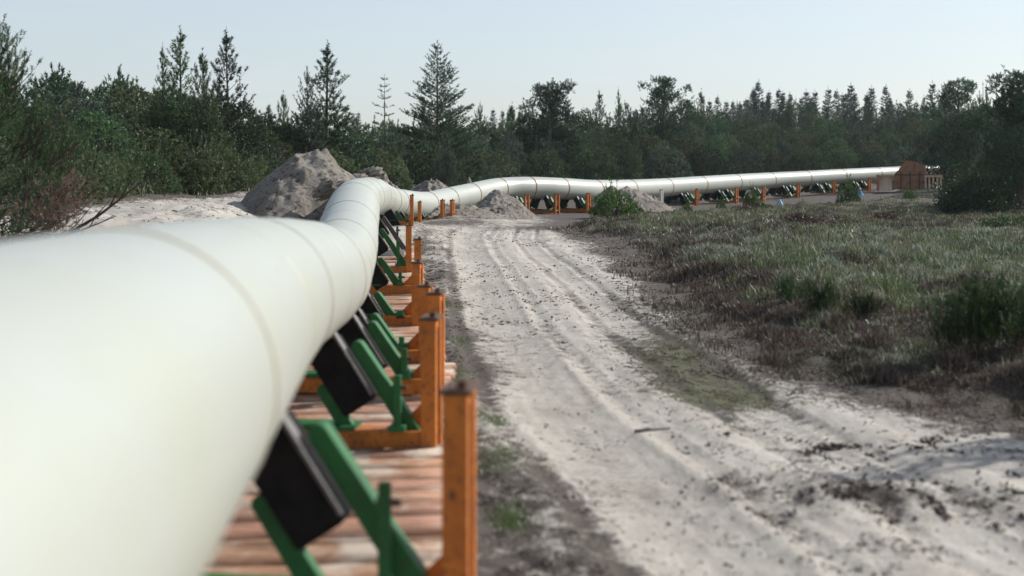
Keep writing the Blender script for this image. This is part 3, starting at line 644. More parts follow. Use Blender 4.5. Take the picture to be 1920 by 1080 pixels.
def add_lobes(p, Hh, Rr, nl_, sh, rad=(.55, 1.0), z0=0.05, sl=.2, flat=.8, prof=None, up=.5):
    r = p.r; ga = 2.399963
    for i in range(nl_):
        t = (i+.5)/nl_; h = Hh*(z0+(1-z0)*t*.93); pr = prof(t) if prof else math.sqrt(max(0.05, 1-(t*.97)**2.2)); rb = r.uniform(*rad)*(.75+.35*pr); dist = max(0, Rr*pr-rb*.6)*r.uniform(.72, 1.12)
        az = i*ga+r.normal(0, .5); c = np.array([math.cos(az)*dist, math.sin(az)*dist, h-rb*.3])
        k = int(sh*(rb/rad[1])**2*r.uniform(.8, 1.1)); d = norm(r.normal(size=(k, 3))+np.array([math.cos(az)*.5, math.sin(az)*.5, .35]))
        ax_ = np.array([1, 1, flat])*rb*r.uniform(.7, 1.0, (k, 1)); P = c+d*ax_; dd = norm(d+np.array([0, 0, up])+r.normal(0, .25, (k, 3)))
        for q in range(k): p.shoot(P[q]-dd[q]*sl*.5, dd[q], sl*r.uniform(.6, 1.35))
        if i % 3 == 0: p.w.tube([(0, 0, h*.5), tuple(c*.6+np.array([0, 0, h*.1])), tuple(c)], [.04, .025, .01], 3, False)
    return p
def gen_lobed(seed, Hh, Rr, nlobe=26, sh=92, leader=True, **k):
    """rounded many lobed mountain pine, dense to the ground"""
    p = Plant(seed); r = p.r
    for q in range(4):
        a = r.uniform(0, 6.28); p.w.tube([(0, 0, -.3), (math.cos(a)*Rr*.3, math.sin(a)*Rr*.3, Hh*.45), (math.cos(a)*Rr*.4, math.sin(a)*Rr*.4, Hh*.8)], [.016*Hh, .01*Hh, .003*Hh], 4)
    add_lobes(p, Hh, Rr, nlobe, sh, **k)
    for q in range(9):      # candles breaking the round outline
        a = r.uniform(0, 6.28); d_ = Rr*r.uniform(0, .75); h = Hh*math.sqrt(max(.1, 1-(d_/Rr)**2))*r.uniform(.82, .98)
        p.branch((math.cos(a)*d_, math.sin(a)*d_, h-.06*Hh), (math.cos(a)*.25, math.sin(a)*.25, 1), r.uniform(.08, .17)*Hh, .1, .02, .12, .2, .35, .1, 1.2, 1, wood=False)
    return p
def gen_fir(seed, Hh, Rr, whorl=.55, nb=5, droop=.10, gap=.2, sl=.26, elb=2, elt=35, sparse=0.):
    p = Plant(seed); r = p.r
    p.w.tube([(0, 0, h) for h in np.linspace(-.4, Hh, 10)], [max(.012, .017*Hh*(1-.95*i/9)) for i in range(10)], 6)
    h = Hh*.04
    while h < Hh*.985:
        t = h/Hh; Lb = Rr*(1-t)**.82
        for k in range(nb):
            az = 2*np.pi*(k/nb)+r.uniform(-.5, .5); el = R(elb+(elt-elb)*t**1.5+r.normal(0, 5)); lb = max(.15, Lb*r.uniform(.5, 1.3))
            if r.random() < sparse: continue
            p.branch((0, 0, h), (math.cos(az)*math.cos(el), math.sin(az)*math.cos(el), math.sin(el)), lb, droop, .012+.01*lb, gap, sl, .75, .10, .12, 2)
        h += whorl*(1-.35*t)*r.uniform(.75, 1.2)
    p.shoot((0, 0, Hh-.1), (0, 0, 1), sl*1.6)
    return p
def gen_spruce(seed, Hh, Rr):
    p = Plant(seed); r = p.r
    p.w.tube([(0, 0, -.4), (0, 0, Hh)], [.016*Hh, .02], 5); h = .5
    while h < Hh*.985:
        t = h/Hh; Lb = Rr*(1-t)**1.2*r.uniform(.7, 1.2)
        for k in range(9 if t < .8 else 5):
            az = r.uniform(0, 2*np.pi); el = R(-6+38*t+r.normal(0, 6)); lb = max(.08, Lb*r.uniform(.5, 1.2))
            p.branch((0, 0, h), (math.cos(az)*math.cos(el), math.sin(az)*math.cos(el), math.sin(el)), lb, .12, .02, .26, .42*(1.1-t), .7, .05, .1, 1, wood=False)
        h += .5*r.uniform(.7, 1.3)*(1.15-.5*t)
    p.shoot((0, 0, Hh-.1), (0, 0, 1), .5); return p
def add_lobes(p, Hh, Rr, nl_, sh, rad=(.5, .9), z0=0.05, sl=.2, flat=.8, prof=None, up=.5):
    r = p.r; ga = 2.399963
    for i in range(nl_):
        t = (i+.5)/nl_; h = Hh*(z0+(1-z0)*t*.93); pr = prof(t) if prof else math.sqrt(max(0.05, 1-(t*.97)**2.2)); rb = r.uniform(*rad)*(.75+.35*pr); dist = max(0, Rr*pr-rb*.6)*r.uniform(.72, 1.12)
        az = i*ga+r.normal(0, .5); c = np.array([math.cos(az)*dist, math.sin(az)*dist, h-rb*.3])
        k = int(sh*(rb/rad[1])**2*r.uniform(.8, 1.1)); d = norm(r.normal(size=(k, 3))+np.array([math.cos(az)*.5, math.sin(az)*.5, .35]))
        ax_ = np.array([1, 1, flat])*rb*r.uniform(.7, 1.0, (k, 1)); P = c+d*ax_; dd = norm(d+np.array([0, 0, up])+r.normal(0, .25, (k, 3)))
        for q in range(k): p.shoot(P[q]-dd[q]*sl*.5, dd[q], sl*r.uniform(.6, 1.35))
        if i % 3 == 0: p.w.tube([(0, 0, h*.5), tuple(c*.6+np.array([0, 0, h*.1])), tuple(c)], [.04, .025, .01], 3, False)
    return p
def gen_lobed(seed, Hh, Rr, nlobe=34, sh=62, leader=True, **k):
    """rounded many lobed mountain pine, dense to the ground"""
    p = Plant(seed); r = p.r
    for q in range(4):
        a = r.uniform(0, 6.28); p.w.tube([(0, 0, -.3), (math.cos(a)*Rr*.3, math.sin(a)*Rr*.3, Hh*.45), (math.cos(a)*Rr*.4, math.sin(a)*Rr*.4, Hh*.85)], [.08, .05, .015], 4)
    add_lobes(p, Hh, Rr, nlobe, sh, **k)
    for q in range(9):      # candles breaking the round outline
        a = r.uniform(0, 6.28); d_ = Rr*r.uniform(0, .75); h = Hh*math.sqrt(max(.1, 1-(d_/Rr)**2))*r.uniform(.82, .98)
        p.branch((math.cos(a)*d_, math.sin(a)*d_, h-.3), (math.cos(a)*.25, math.sin(a)*.25, 1), r.uniform(.4, .85), .1, .02, .12, .2, .35, .1, 1.2, 1, wood=False)
    return p
def gen_fir(seed, Hh, Rr, whorl=.55, nb=5, droop=.10, gap=.2, sl=.26, elb=2, elt=35, sparse=0.):
    p = Plant(seed); r = p.r
    p.w.tube([(0, 0, h) for h in np.linspace(-.4, Hh, 10)], [max(.012, .017*Hh*(1-.95*i/9)) for i in range(10)], 6)
    h = Hh*.04
    while h < Hh*.985:
        t = h/Hh; Lb = Rr*(1-t)**.82
        for k in range(nb):
            az = 2*np.pi*(k/nb)+r.uniform(-.5, .5); el = R(elb+(elt-elb)*t**1.5+r.normal(0, 5)); lb = max(.15, Lb*r.uniform(.6, 1.15))
            if r.random() < sparse: continue
            p.branch((0, 0, h), (math.cos(az)*math.cos(el), math.sin(az)*math.cos(el), math.sin(el)), lb, droop, .012+.01*lb, gap, sl, .75, .10, .12, 2)
        h += whorl*(1-.35*t)*r.uniform(.75, 1.2)
    p.shoot((0, 0, Hh-.1), (0, 0, 1), sl*1.6)
    return p
def gen_spruce(seed, Hh, Rr):
    p = Plant(seed); r = p.r
    p.w.tube([(0, 0, -.4), (0, 0, Hh)], [.016*Hh, .02], 5); h = .5
    while h < Hh*.99:
        t = h/Hh; Lb = Rr*(1-t)**.8*r.uniform(.75, 1.15)
        for k in range(9):
            az = r.uniform(0, 2*np.pi); el = R(-6+35*t+r.normal(0, 6)); lb = max(.18, Lb*r.uniform(.55, 1.15))
            p.branch((0, 0, h), (math.cos(az)*math.cos(el), math.sin(az)*math.cos(el), math.sin(el)), lb, .12, .02, .26, .42, .7, .05, .1, 1, wood=False)
        h += .5*r.uniform(.7, 1.3)
    p.shoot((0, 0, Hh-.1), (0, 0, 1), .8); return p
def gen_umbrella(seed, Hh, Rr):
    """older pine: forked trunk, ragged rounded head of separate foliage pads with gaps between"""
    p = Plant(seed); r = p.r
    p.w.tube([(0, 0, -.3), (.1, 0, Hh*.35), (-.1, .1, Hh*.62), (.15, 0, Hh*.9)], [.2, .15, .10, .04], 7)
    for k in range(88):
        t = (k+.5)/88; az = k*2.4+r.normal(0, .4); hz = Hh*(.16+.80*t); pr = math.sqrt(max(.06, 1-((t-.42)/.64)**2)); d_ = Rr*pr*r.uniform(.15, 1.08); rb = r.uniform(.55, .95)*(.8+.3*pr)
        c = np.array([math.cos(az)*d_, math.sin(az)*d_, hz]); p.w.tube([(0, 0, hz-d_*.45-.2), tuple(c*.55+np.array([0, 0, hz*.45-d_*.16])), tuple(c)], [.055, .035, .012], 4, False)
        m = int(60*(rb/.8)**2); d = norm(r.normal(size=(m, 3))+np.array([0, 0, .3])); P = c+d*np.array([1, 1, .5])*rb*r.uniform(.3, 1, (m, 1))
        dd = norm(d*.8+np.array([0, 0, .6])+r.normal(0, .25, (m, 3)))
        for q in range(m): p.shoot(P[q], dd[q], .24*r.uniform(.6, 1.3))
        if r.random() < .5: p.branch(c, (math.cos(az), math.sin(az), .4), r.uniform(.5, 1.0), .2, .02, .14, .22, .6, .2, .8, 1)
    return p
def leafbush(seed, rx, ry, rz, nclump, per, leaf, col, z0=0.0, name='foliage', up=.35, shell=.35):
    r = np.random.default_rng(seed); c = norm(r.normal(size=(nclump, 3)))*(r.uniform(shell, 1, (nclump, 1))**.5)
    c[:, 2] = np.abs(c[:, 2])*1.0; c *= (1+.18*r.normal(size=(nclump, 1))); c = c*np.array([rx, ry, rz])
    P = np.repeat(c, per, 0)+r.normal(size=(nclump*per, 3))*np.array([rx, ry, rz])*.11; P[:, 2] += z0
    m = len(P); nd = norm(r.normal(size=(m, 3))+np.array([0, 0, up])); sd = norm(np.cross(nd, norm(r.normal(size=(m, 3)))))*leaf*.33
    ln = leaf*r.uniform(.6, 1.2, (m, 1)); V = np.empty((m*4, 3)); V[0::4] = P; V[1::4] = P+nd*ln*.5+sd; V[2::4] = P+nd*ln; V[3::4] = P+nd*ln*.5-sd
    cc = np.array(col)*np.repeat(r.uniform(.65, 1.35, nclump), per)[:, None]*r.uniform(.75, 1.25, (m, 1))
    w_ = MB()
    for q in c[::max(1, nclump//26)]: w_.tube([(0, 0, -.1), (q[0]*.45, q[1]*.45, q[2]*.5), (q[0]*.95, q[1]*.95, q[2]*.95+z0*.9)], [.03, .018, .006], 4, False)
    return np_mesh(name, V, np.arange(m*4).reshape(-1, 4), cols=np.repeat(cc, 4, 0)), w_.mesh('stem', M['bark'])
def plant(name, parts, loc, rz, sc_, label, cat, group=None, names=('crown', 'trunk'), mats=('needle', 'bark')):
    root = empty(name, loc, rz, label, cat, group); root.scale = sc_ if hasattr(sc_, '__len__') else (sc_,)*3
    for me_, nm, mt_ in zip(parts, names, mats):
        link(nm, me_, M[mt_], root)
    return root
DG = (.042, .084, .040); MG = (.076, .124, .052); OG = (.108, .132, .060); BG = (.10, .185, .045); GREY = (.095, .125, .088); BLUE = (.032, .064, .048)
cone = lambda t: max(.1, 1-t)**.8
lead = [add_lobes(gen_leader(20+i, 8, r_, loose=.4, elb=20, whorl=.5, gap=.2), 5.2, 2.1, 26, 60, sl=.24, prof=lambda t: .45+.55*(1-t)).meshes(16, .15, .036, c) for i, (r_, c) in enumerate(((1.9, MG), (2.0, DG)))]
young = [add_lobes(gen_leader(30+i, 5, 1.6, gap=.2), 3.9, 1.5, 22, 46, rad=(.4, .65), sl=.2, prof=lambda t: .35+.65*(1-t)).meshes(14, .14, .036, c) for i, c in enumerate((MG, GREY))]
scrub = [gen_lobed(40+i, 5, 2.6).meshes(14, .16, .056, c) for i, c in enumerate((MG, OG, DG, GREY))]
spruce = [gen_spruce(60+i, 14, 2.9).meshes(13, .24, .09, BLUE) for i in range(3)]
umb = [gen_umbrella(70+i, 10, 3.6).meshes(14, .16, .042, DG) for i in range(2)]
print('leaf tris', [len(m[0].polygons) for m in lead+young+scrub+spruce+umb])
# ---- trees one can tell apart
def tree(kind, x, z, top_y, base_h, label, rz=0, wx=1.0, hm_=None, name='pine_tree', cat='pine tree', group=None, dz=0):
    """stand a tree of native height base_h at picture column x, depth z, its top at picture row top_y"""
    X = px(x, z); g0 = Hs(X, z)+dz; hgt = CAMZ+(HOR-top_y)/F*z-g0; k = hgt/base_h
    return plant(name, kind, (X, z, g0-.05), rz, (k*wx, k*wx, k), label, cat, group)
firm = gen_fir(81, 11.5, 4.6, elb=8, elt=42, sparse=.12).meshes(15, .16, .04, DG)
fir2 = gen_fir(82, 10, 2.4, whorl=.95, sparse=.25, elb=0, elt=22).meshes(14, .16, .045, DG)
tree(lead[0], 341, 56, 64, 8, 'tall pine with candle like leader, left of the pair of spires on the left skyline', 0.3, 1.3)
tree(lead[1], 432, 58, 66, 8, 'slender pine with open candle like top, right of the paired spires on the left', 1.3, 1.2)
tree(lead[0], 306, 55, 95, 8, 'shorter pine spire just left of the paired spires on the left skyline', 2.9, .8)
tree(young[0], 384, 54, 112, 5, 'bushy pine between the two spires on the left skyline', 2.0, .8)
tree(lead[1], 609, 76, 92, 8, 'broad pine with single thin leader above the sand heap peak', 4.0, 1.45)
tree(young[1], 577, 74, 142, 5, 'dense shoulder pine hugging the left of the thin leadered pine above the sand heap', 1, .8)
tree(young[0], 533, 80, 185, 5, 'small dark pine in the gap left of the pine above the sand heap', 1.7, .8)
tree(firm, 820, 96, 83, 11.5, 'largest fir with long level branches, tallest tree in the middle of the picture', .5, 1.0, name='fir_tree', cat='fir tree')
tree(fir2, 721, 122, 144, 10, 'thin fir with sparse tiered branches left of the largest fir', .2, .95, name='fir_tree', cat='fir tree')
tree(young[1], 836, 84, 246, 5, 'small grey green young pine standing in front of the largest fir', .2, .8)
tree(umb[0], 1036, 118, 150, 10, 'round headed old pine on the skyline right of the largest fir', .2, .95)
tree(umb[1], 1246, 132, 143, 10, 'round headed old pine on the skyline at the right of centre', 1.2, .85)
tree(lead[1], 1128, 138, 176, 8, 'pointed dark pine midway between the two round headed old pines', 1.2, .95)
tree(lead[0], 1161, 142, 172, 8, 'thin pale spire right of the pointed dark pine between the old pines', 2.2, .6)
tree(young[0], 1319, 150, 180, 5, 'small dark pine right of the second round headed pine', 2.2, .8)
tree(umb[1], 1797, 108, 147, 10, 'dark ragged pine on the right skyline above the rusty housing', 3.2, .8)
tree(spruce[0], 1748, 190, 155, 14, 'lone pointed spruce rising left of the ragged pine on the right skyline', 0, 1.0, name='spruce_tree', cat='spruce tree')
# right edge: dark pine mass
tree(umb[0], 1912, 70, 130, 10, 'dark heavy pine cut by the right edge of the picture', 2.2, 1.05)
tree(scrub[2], 1930, 62, 215, 5, 'dark bushy pine at the right edge below the heavy pine', 2.2, .7)
tree(scrub[2], 1826, 93, 212, 5, 'dark bushy pine whose boughs hang over the slatted crate', .7, .62)
tree(scrub[3], 1855, 98, 200, 5, 'dull dark pine behind the round bush at the right', .9, .6)
tree(young[1], 1850, 80, 175, 5, 'thin greyish pine left of the heavy pine at the right edge', .9, .45)
tree(scrub[2], 1893, 76, 168, 5, 'dark bushy pine just left of the heavy pine, taller than its neighbours', 1.2, .55)
tree(scrub[0], 1950, 74, 150, 5, 'dark bushy pine behind the heavy pine, mostly beyond the right edge', 2.2, .6)
tree(scrub[2], 1775, 109, 232, 5, 'low dark bushy pine right behind the slatted crate', 3.2, .7)
tree(scrub[2], 1830, 88, 205, 5, 'dark bushy pine above the rounded leafy bush at the right', 4.2, .6)
# two bare thin trees against the sky at right
for xx, yy, sd_ in ((1868, 140, 3), (1843, 152, 4)):
    p = Plant(sd_); zz = 96; hh = CAMZ+(HOR-yy)/F*zz-Hs(px(xx, zz), zz)
    p.w.tube([(0, 0, -.2), (.05, 0, hh*.5), (0, 0, hh)], [.08, .05, .012], 5)
    for q in range(26):
        a = p.r.uniform(0, 6.28); h = hh*p.r.uniform(.3, .97); p.branch((0, 0, h), (math.cos(a)*.6, math.sin(a)*.6, .8), .9*(1.15-h/hh), .1, .02, .3, .1, lvl=2)
    root = empty('bare_tree', (px(xx, zz), zz, Hs(px(xx, zz), zz)), 0, ('taller' if sd_ == 3 else 'shorter')+' of two thin leafless trees on the right skyline', 'bare tree')
    link('trunk', p.w.mesh('trunk', M['deadwood']), None, root)
# ---- the thicket: rows of scrub pines
rng = np.random.default_rng(7); cnt = 0
shade = dict(zip([id(q) for q in scrub+young], ('mid green', 'olive', 'dark green', 'grey green', 'pointed mid green', 'pointed grey green')))
def skyline(x): return np.interp(x, [-100, 0, 60, 120, 300, 480, 520, 600, 700, 800, 930, 1000, 1100, 1300, 1400, 1500, 1650, 1750, 1850, 1950], [95, 100, 112, 128, 138, 190, 215, 225, 222, 218, 218, 216, 212, 208, 222, 226, 222, 212, 190, 180])
def edge_z(x): return np.interp(x, [-200, 0, 100, 250, 400, 520, 650, 800, 930, 1200, 1500, 1700, 1800, 2000], [33, 38, 42, 50, 55, 63, 76, 88, 102, 118, 134, 132, 118, 100])
rows = [(0, .52), (5, .68), (11, .82), (18, .93), (27, 1.0), (38, 1.0)]
for ri, (dz, fr) in enumerate(rows):
    x = -90+ri*17
    while x < 2010:
        z = edge_z(x)+dz*(.7 if x < 600 else 1)+rng.uniform(-1.8, 1.8); X = px(x, z); g0 = Hs(X, z)
        sky_y = skyline(x)+rng.normal(0, 7); ty = 330-(330-sky_y)*fr; hgt = np.clip(CAMZ+(HOR-ty)/F*z-g0, 1.6, 9)
        kinds = [0, 0, 1, 1, 2, 3] if x > 250 else [0, 2, 1, 3]
        if rng.random() < .12: par = young[int(rng.integers(2))]; k = hgt*1.08/5; wx = .85*rng.uniform(.8, 1.1)
        else: par = scrub[kinds[int(rng.integers(len(kinds)))]]; k = hgt/5.2; wx = rng.uniform(.8, 1.15)*min(1.5, max(.8, 4.6/max(2.2, hgt)))
        reg = next(n_ for lim, n_ in ((180, 'beside the nearest pine at left'), (470, 'below the paired spires at left'), (700, 'around the thin leadered pine'), (940, 'around the largest fir'),
                   (1130, 'around the left round headed old pine'), (1370, 'around the right round headed old pine'), (1760, 'below the row of distant spruces'), (9999, 'at the right edge')) if x < lim)
        where = 'front row' if ri < 2 else 'back rows'
        plant('pine_tree', par, (X, z, g0-.1), rng.uniform(0, 6.28), (k*wx, k*wx, k), '%s scrub pine in the %s %s' % (shade[id(par)], where, reg), 'pine tree', '%s scrub pines in the %s %s' % (shade[id(par)], where, reg))
        step = 3.5/z*F*(.85 if hgt < 4 else 1.0)*wx**.5; x += step*rng.uniform(.8, 1.1); cnt += 1
print('thicket', cnt)
# ---- far spruces, hazy
c2 = 0
for row in range(3):
    x = 1375+row*13
    while x < 1790:
        z = 236+row*14+rng.uniform(-4, 4); X = px(x, z); g0 = Hs(X, z); ty = np.interp(x, [1375, 1420, 1500, 1600, 1700, 1790], [196, 178, 176, 178, 188, 196])+rng.normal(0, 13)+(2, 6, 10)[row]
        k = (CAMZ+(HOR-ty)/F*z-g0)/14; par = spruce[int(rng.integers(3))]
        plant('spruce_tree', par, (X, z, g0-.1), rng.uniform(0, 6.28), (k*1.0, k*1.0, k), 'distant bluish spruce in the pointed row on the right skyline', 'spruce tree', 'distant spruces on the right skyline'); x += rng.choice([9, 13, 18, 24, 34])*rng.uniform(.8, 1.2); c2 += 1
for x, ty in ((925, 204), (942, 208), (958, 200), (975, 207), (1192, 205), (1204, 200), (1330, 188), (1346, 182), (1362, 190), (1290, 198), (505, 196), (662, 214), (672, 210)):
    z = 240.; X = px(x, z); g0 = Hs(X, z); k = (CAMZ+(HOR-ty)/F*z-g0)/14
    plant('spruce_tree', spruce[c2 % 3], (X, z, g0-.1), x, (k, k, k), 'small distant spruce tip showing between nearer trees on the skyline', 'spruce tree', 'distant spruce tips between nearer trees'); c2 += 1
for i, x in enumerate(range(1300, 1760, 27)):
    z = 212+rng.uniform(-8, 8); X = px(x, z); g0 = Hs(X, z); ty = 200+rng.normal(0, 9); k = (CAMZ+(HOR-ty)/F*z-g0)/5
    plant('pine_tree', (scrub+young)[i % 6], (X, z, g0-.1), x, (k*.72, k*.72, k), 'rounder distant pine among the pointed spruces on the right skyline', 'pine tree', 'rounder distant pines on the right skyline')
# ---- left foreground pine with dead red twigs
p = gen_leader(91, 6.6, 3.4, gap=.17, sl=.2, whorl=.36, elb=5, elt=45, nb=5, bare=.02, lvl=2)
cr, tr = p.meshes(30, .10, .016, (.045, .075, .028), tipcol=((.10, .11, .045), .12))
Zl = 27.0; Xl = px(-22, Zl); hl = CAMZ+(HOR-30)/F*Zl-Hs(Xl, Zl); k = hl/6.6
root = plant('pine_tree', (cr, tr), (Xl, Zl, Hs(Xl, Zl)-.1), .4, (k*1.0, k*1.0, k), 'nearest pine on the left edge, dark green boughs reaching over the sand', 'pine tree')
p = Plant(92)
for i in range(30):
    a = p.r.uniform(-1.1, .9); el = R(p.r.uniform(-12, 34)); p.branch((0, 0, p.r.uniform(.1, .7)), (math.cos(a)*math.cos(el), math.sin(a)*math.cos(el), math.sin(el)), p.r.uniform(.9, 2.3), .1, .022, .11, .14, .8, .3, .5, 2)
V_, F_, c_ = p.needles(16, .08, .014, (.15, .078, .058), var=.4, tipcol=((.12, .105, .08), .5))
plant('dead_pine_bush', (np_mesh('dead_needles', V_, F_, cols=c_), p.w.mesh('twigs', M['deadwood'])), (px(22, 26.5), 26.5, Hs(px(22, 26.5), 26.5)-.05), 0, .78, 'dead rust red pine bough low over the sand at the left edge', 'dead bush', names=('dead_needles', 'twigs'))
p = gen_scrub(93, 2.6, 1.6, 6, .18, .18); cr = p.meshes(20, .10, .02, (.045, .07, .028))
plant('pine_tree', cr, (px(-25, 24), 24, Hs(px(-25, 24), 24)-.1), 0, (1, 1, .95), 'low dark pine scrub at the left edge beneath the nearest pine', 'pine tree')
plant('pine_tree', cr, (px(95, 33), 33, Hs(px(95, 33), 33)-.1), 2, (1, 1, 1.0), 'low pine scrub behind the dead red bough at the left', 'pine tree')
# fallen trunks and roots at the left edge
for i, (x, z, a, ln, lab) in enumerate(((70, 25.5, .55, 2.6, 'dark leaning dead stem rising from the sand at the left edge'), (5, 24.5, 2.9, 2.4, 'dark root lying on the sand slope at the left edge'), (110, 27, -.3, 1.3, 'short dark broken stick on the sand right of the dead bough'), (165, 34, 2.6, 2.2, 'pale thin fallen stem slanting over the sand bank'))):
    p = Plant(200+i); p.branch((0, 0, .05), (math.cos(a), math.sin(a)*.4, (.55, .05, .3, .35)[i]), ln, .05, .05 if i < 2 else .03, .3, .12, .8, .2, .4, 3)
    o = link('fallen_branch', p.w.mesh('fallen_branch', M['deadwood'] if i == 3 else M['darktwig']), None, None, (px(x, z), z, Hs(px(x, z), z))); tag(o, lab, 'branch')

# ---- low shrubs along the forest edge on the sand bank (left)
sb = [gen_lobed(110+i, 1.3, 1.15, 20, 60, rad=(.25, .42), sl=.12).meshes(14, .08, .02, c) for i, c in enumerate((OG, MG))]
for i in range(34):
    x = 60+i*14.5+rng.uniform(-6, 6); z = edge_z(x)-1.6+rng.uniform(-.6, .6); X = px(x, z)
    if 510 < x < 700: continue
    plant('pine_bush', sb[i % 2], (X, z, Hs(X, z)-.05), rng.uniform(0, 6), rng.uniform(.8, 1.5), 'low olive pine bush along the foot of the left thicket', 'bush', 'low bushes at the foot of the left thicket', names=('foliage', 'stem'))
# ---- feature bushes near the far pipe
pb = gen_lobed(120, 1.45, 1.3, 22, 70, rad=(.28, .46), sl=.15).meshes(15, .10, .028, BG)
def bush(par, x, z, s, label, rz=0, grp='green bushes in front of the pipeline', names=('foliage', 'stem'), nm='pine_bush'):
    X = px(x, z); plant(nm, par, (X, z, Hs(X, z)-.05), rz, s, label, 'bush', grp, names=names)
bush(pb, 1150, 66, (.95, .95, .98), 'bright green bush before the smooth sand heap, largest of the small bushes there')
bush(pb, 1180, 67, (.6, .6, .55), 'lower right companion of the largest bright green bush by the pipe', 2)
bush(pb, 1409, 72, (.34, .34, .7), 'upright small green bush on the heath edge below the far pipe', 1)
bush(pb, 1425, 71.5, (.28, .28, .3), 'tiny green bush touching the upright one on its right', 4)
bush(pb, 1591, 84, (.62, .62, .95), 'green bush in front of the pipe, left of the shield plate', 3)
bush(pb, 1288, 68, (.3, .3, .42), 'small green tuft of bush left of the small pale sand heap', 3)
bush(pb, 1352, 69, (.2, .2, .3), 'smallest green bush between the tuft and the upright bush', 5)
bush(pb, 1705, 84, (.26, .26, .4), 'small green bush in front of the rusty housing', 5)
rb = leafbush(5, 1.5, 1.4, 1.75, 520, 26, .13, (.035, .055, .022), .1)
bush(rb, 1824, 62, (1, 1, 1.0), 'large rounded dark leafy bush standing on the heath at the right', 0, None, nm='round_bush')
lb2 = leafbush(6, 1.6, 1.2, .5, 90, 26, .12, (.04, .065, .025), .05)
bush(lb2, 1700, 58, .8, 'low dark leafy bush on the heath left of the rounded bush', 0, 'low leafy bushes on the heath', nm='leafy_bush')
bush(lb2, 1905, 47, .8, 'low dark leafy bush at the right edge of the heath', 2, 'low leafy bushes on the heath', nm='leafy_bush')
# young pines in the near heath
yp = Plant(131)
for i in range(30):
    a = yp.r.uniform(0, 6.28); el = R(yp.r.uniform(35, 85)); yp.branch((yp.r.normal(0, .18), yp.r.normal(0, .18), 0), (math.cos(a)*math.cos(el), math.sin(a)*math.cos(el), math.sin(el)), yp.r.uniform(.45, 1.0), .15, .012, .09, .14, .4, .2, 1.2, 2)
ypm = yp.meshes(34, .06, .009, (.045, .08, .025))
for i, (x, z, s, lab) in enumerate(((1850, 16.2, .9, 'largest dark young pine bush on the near heath at the lower right'), (1905, 16.8, .75, 'dark young pine bush touching the right edge, beside the largest near one'), (1785, 17.3, .5, 'small young pine left of the largest near one at right'),
      (1535, 20.5, .55, 'small young pine with few shoots in the middle of the near heath'), (1480, 22, .42, 'tiny young pine left of the middle one in the near heath'), (1620, 19.8, .4, 'tiny young pine right of the middle one in the near heath'))):
    X = px(x, z); plant('young_pine', ypm, (X, z, Hs(X, z)-.03), i*1.7, s, lab, 'young pine', 'young pines in the heath', names=('foliage', 'stem'))
# the pine just outside the right edge that throws its shadow on the track
tree(young[0], 960+9.5/14.2*F, 14.2, -190, 5, 'pine just outside the right edge whose shadow streaks the track', 1.0, .9)

# ------------------------------------------------------------------ heath cover (uncountable)
def blades(name, N_, zr, sel, hgt, wid, col, var, lean, label, mat, seed, tips=None, tri=1, clump=True, xr=None, power=1.6):
    r = np.random.default_rng(seed); out = 0; P = []
    while out < N_:
        m = 200000; z = zr[0]*(zr[1]/zr[0])**(r.random(m)**power if power != 1 else r.random(m)); x = px(r.uniform(820, 2450, m), z) if xr is None else r.uniform(xr[0], xr[1], m)
        k = r.random(m) < sel(x, z); P.append(np.c_[x[k], z[k]]); out += k.sum()
        if len(P) > 60: break
    P = np.vstack(P)[:N_]; m = len(P); x, z = P.T; hh = H(x, z, False)
    sc2 = np.clip(z/22, .8, 2.4)**.75
    az = r.uniform(0, 6.28, m); ln = lean*r.uniform(.2, 1, m); ht = hgt*r.uniform(.45, 1.25, m)*sc2**.6*(1+.4*fbm(x*1.3, z*1.3, seed, 2))*((.45+2.0*vn(x*2.1, z*1.7, seed+50)**2.2)*np.interp(z, [30, 50, 70], [1, .7, .5]) if clump else 1); wd = wid*sc2*r.uniform(.6, 1.3, m)
    a2 = r.uniform(0, 6.28, m); b0 = np.c_[x, z, hh-.02]; sd = np.c_[np.cos(a2), np.sin(a2), 0*a2]*wd[:, None]*.5
    mid = b0+np.c_[np.cos(az)*ln*ht*.35, np.sin(az)*ln*ht*.35, ht*.6]; tip = b0+np.c_[np.cos(az)*ln*ht, np.sin(az)*ln*ht, ht]
    V = np.empty((m*5, 3)); V[0::5] = b0-sd*.7; V[1::5] = b0+sd*.7; V[2::5] = mid+sd; V[3::5] = mid-sd; V[4::5] = tip
    i = np.arange(m)*5; Fq = np.r_[np.c_[i, i+1, i+2], np.c_[i, i+2, i+3], np.c_[i+3, i+2, i+4]]
    patch = fbm(x*.8, z*.6, seed+3, 3)[:, None]; c = (np.array(col[0])*(1-ss(-.3, .3, patch))+np.array(col[1])*ss(-.3, .3, patch))*r.uniform(1-var, 1+var, (m, 1))
    c5 = np.repeat(c, 5, 0)
    if tips is not None: k = r.random(m) < tips[1]; c5[4::5][k] = tips[0]; c5[2::5][k] = tips[0]; c5[3::5][k] = tips[0]
    o = link(name, np_mesh(name, V, Fq, cols=c5), M[mat]); tag(o, label, kind='stuff'); print(name, m); return o
def kindn(x, z): return fbm(x*.28, z*.17, 140, 4)
def edge_d(x, z): return x-np.interp(z, _ez, _ex)
def pale_zone(x, z): return np.exp(-((z-38)/9)**2)*ss(.8, 3, edge_d(x, z))
def sel_heather(x, z): return (heath_mask(x, z, .6)+.22*ss(-1.5, -.1, edge_d(x, z))*ss(.45, .75, vn(x*2.3, z*1.6, 155))*(z < 56)*(edge_d(x, z) < .5))*np.clip(ss(-.12, .12, kindn(x, z))*.9+ss(2.2, .3, edge_d(x, z))*.9-pale_zone(x, z)*.7, .05, 1)
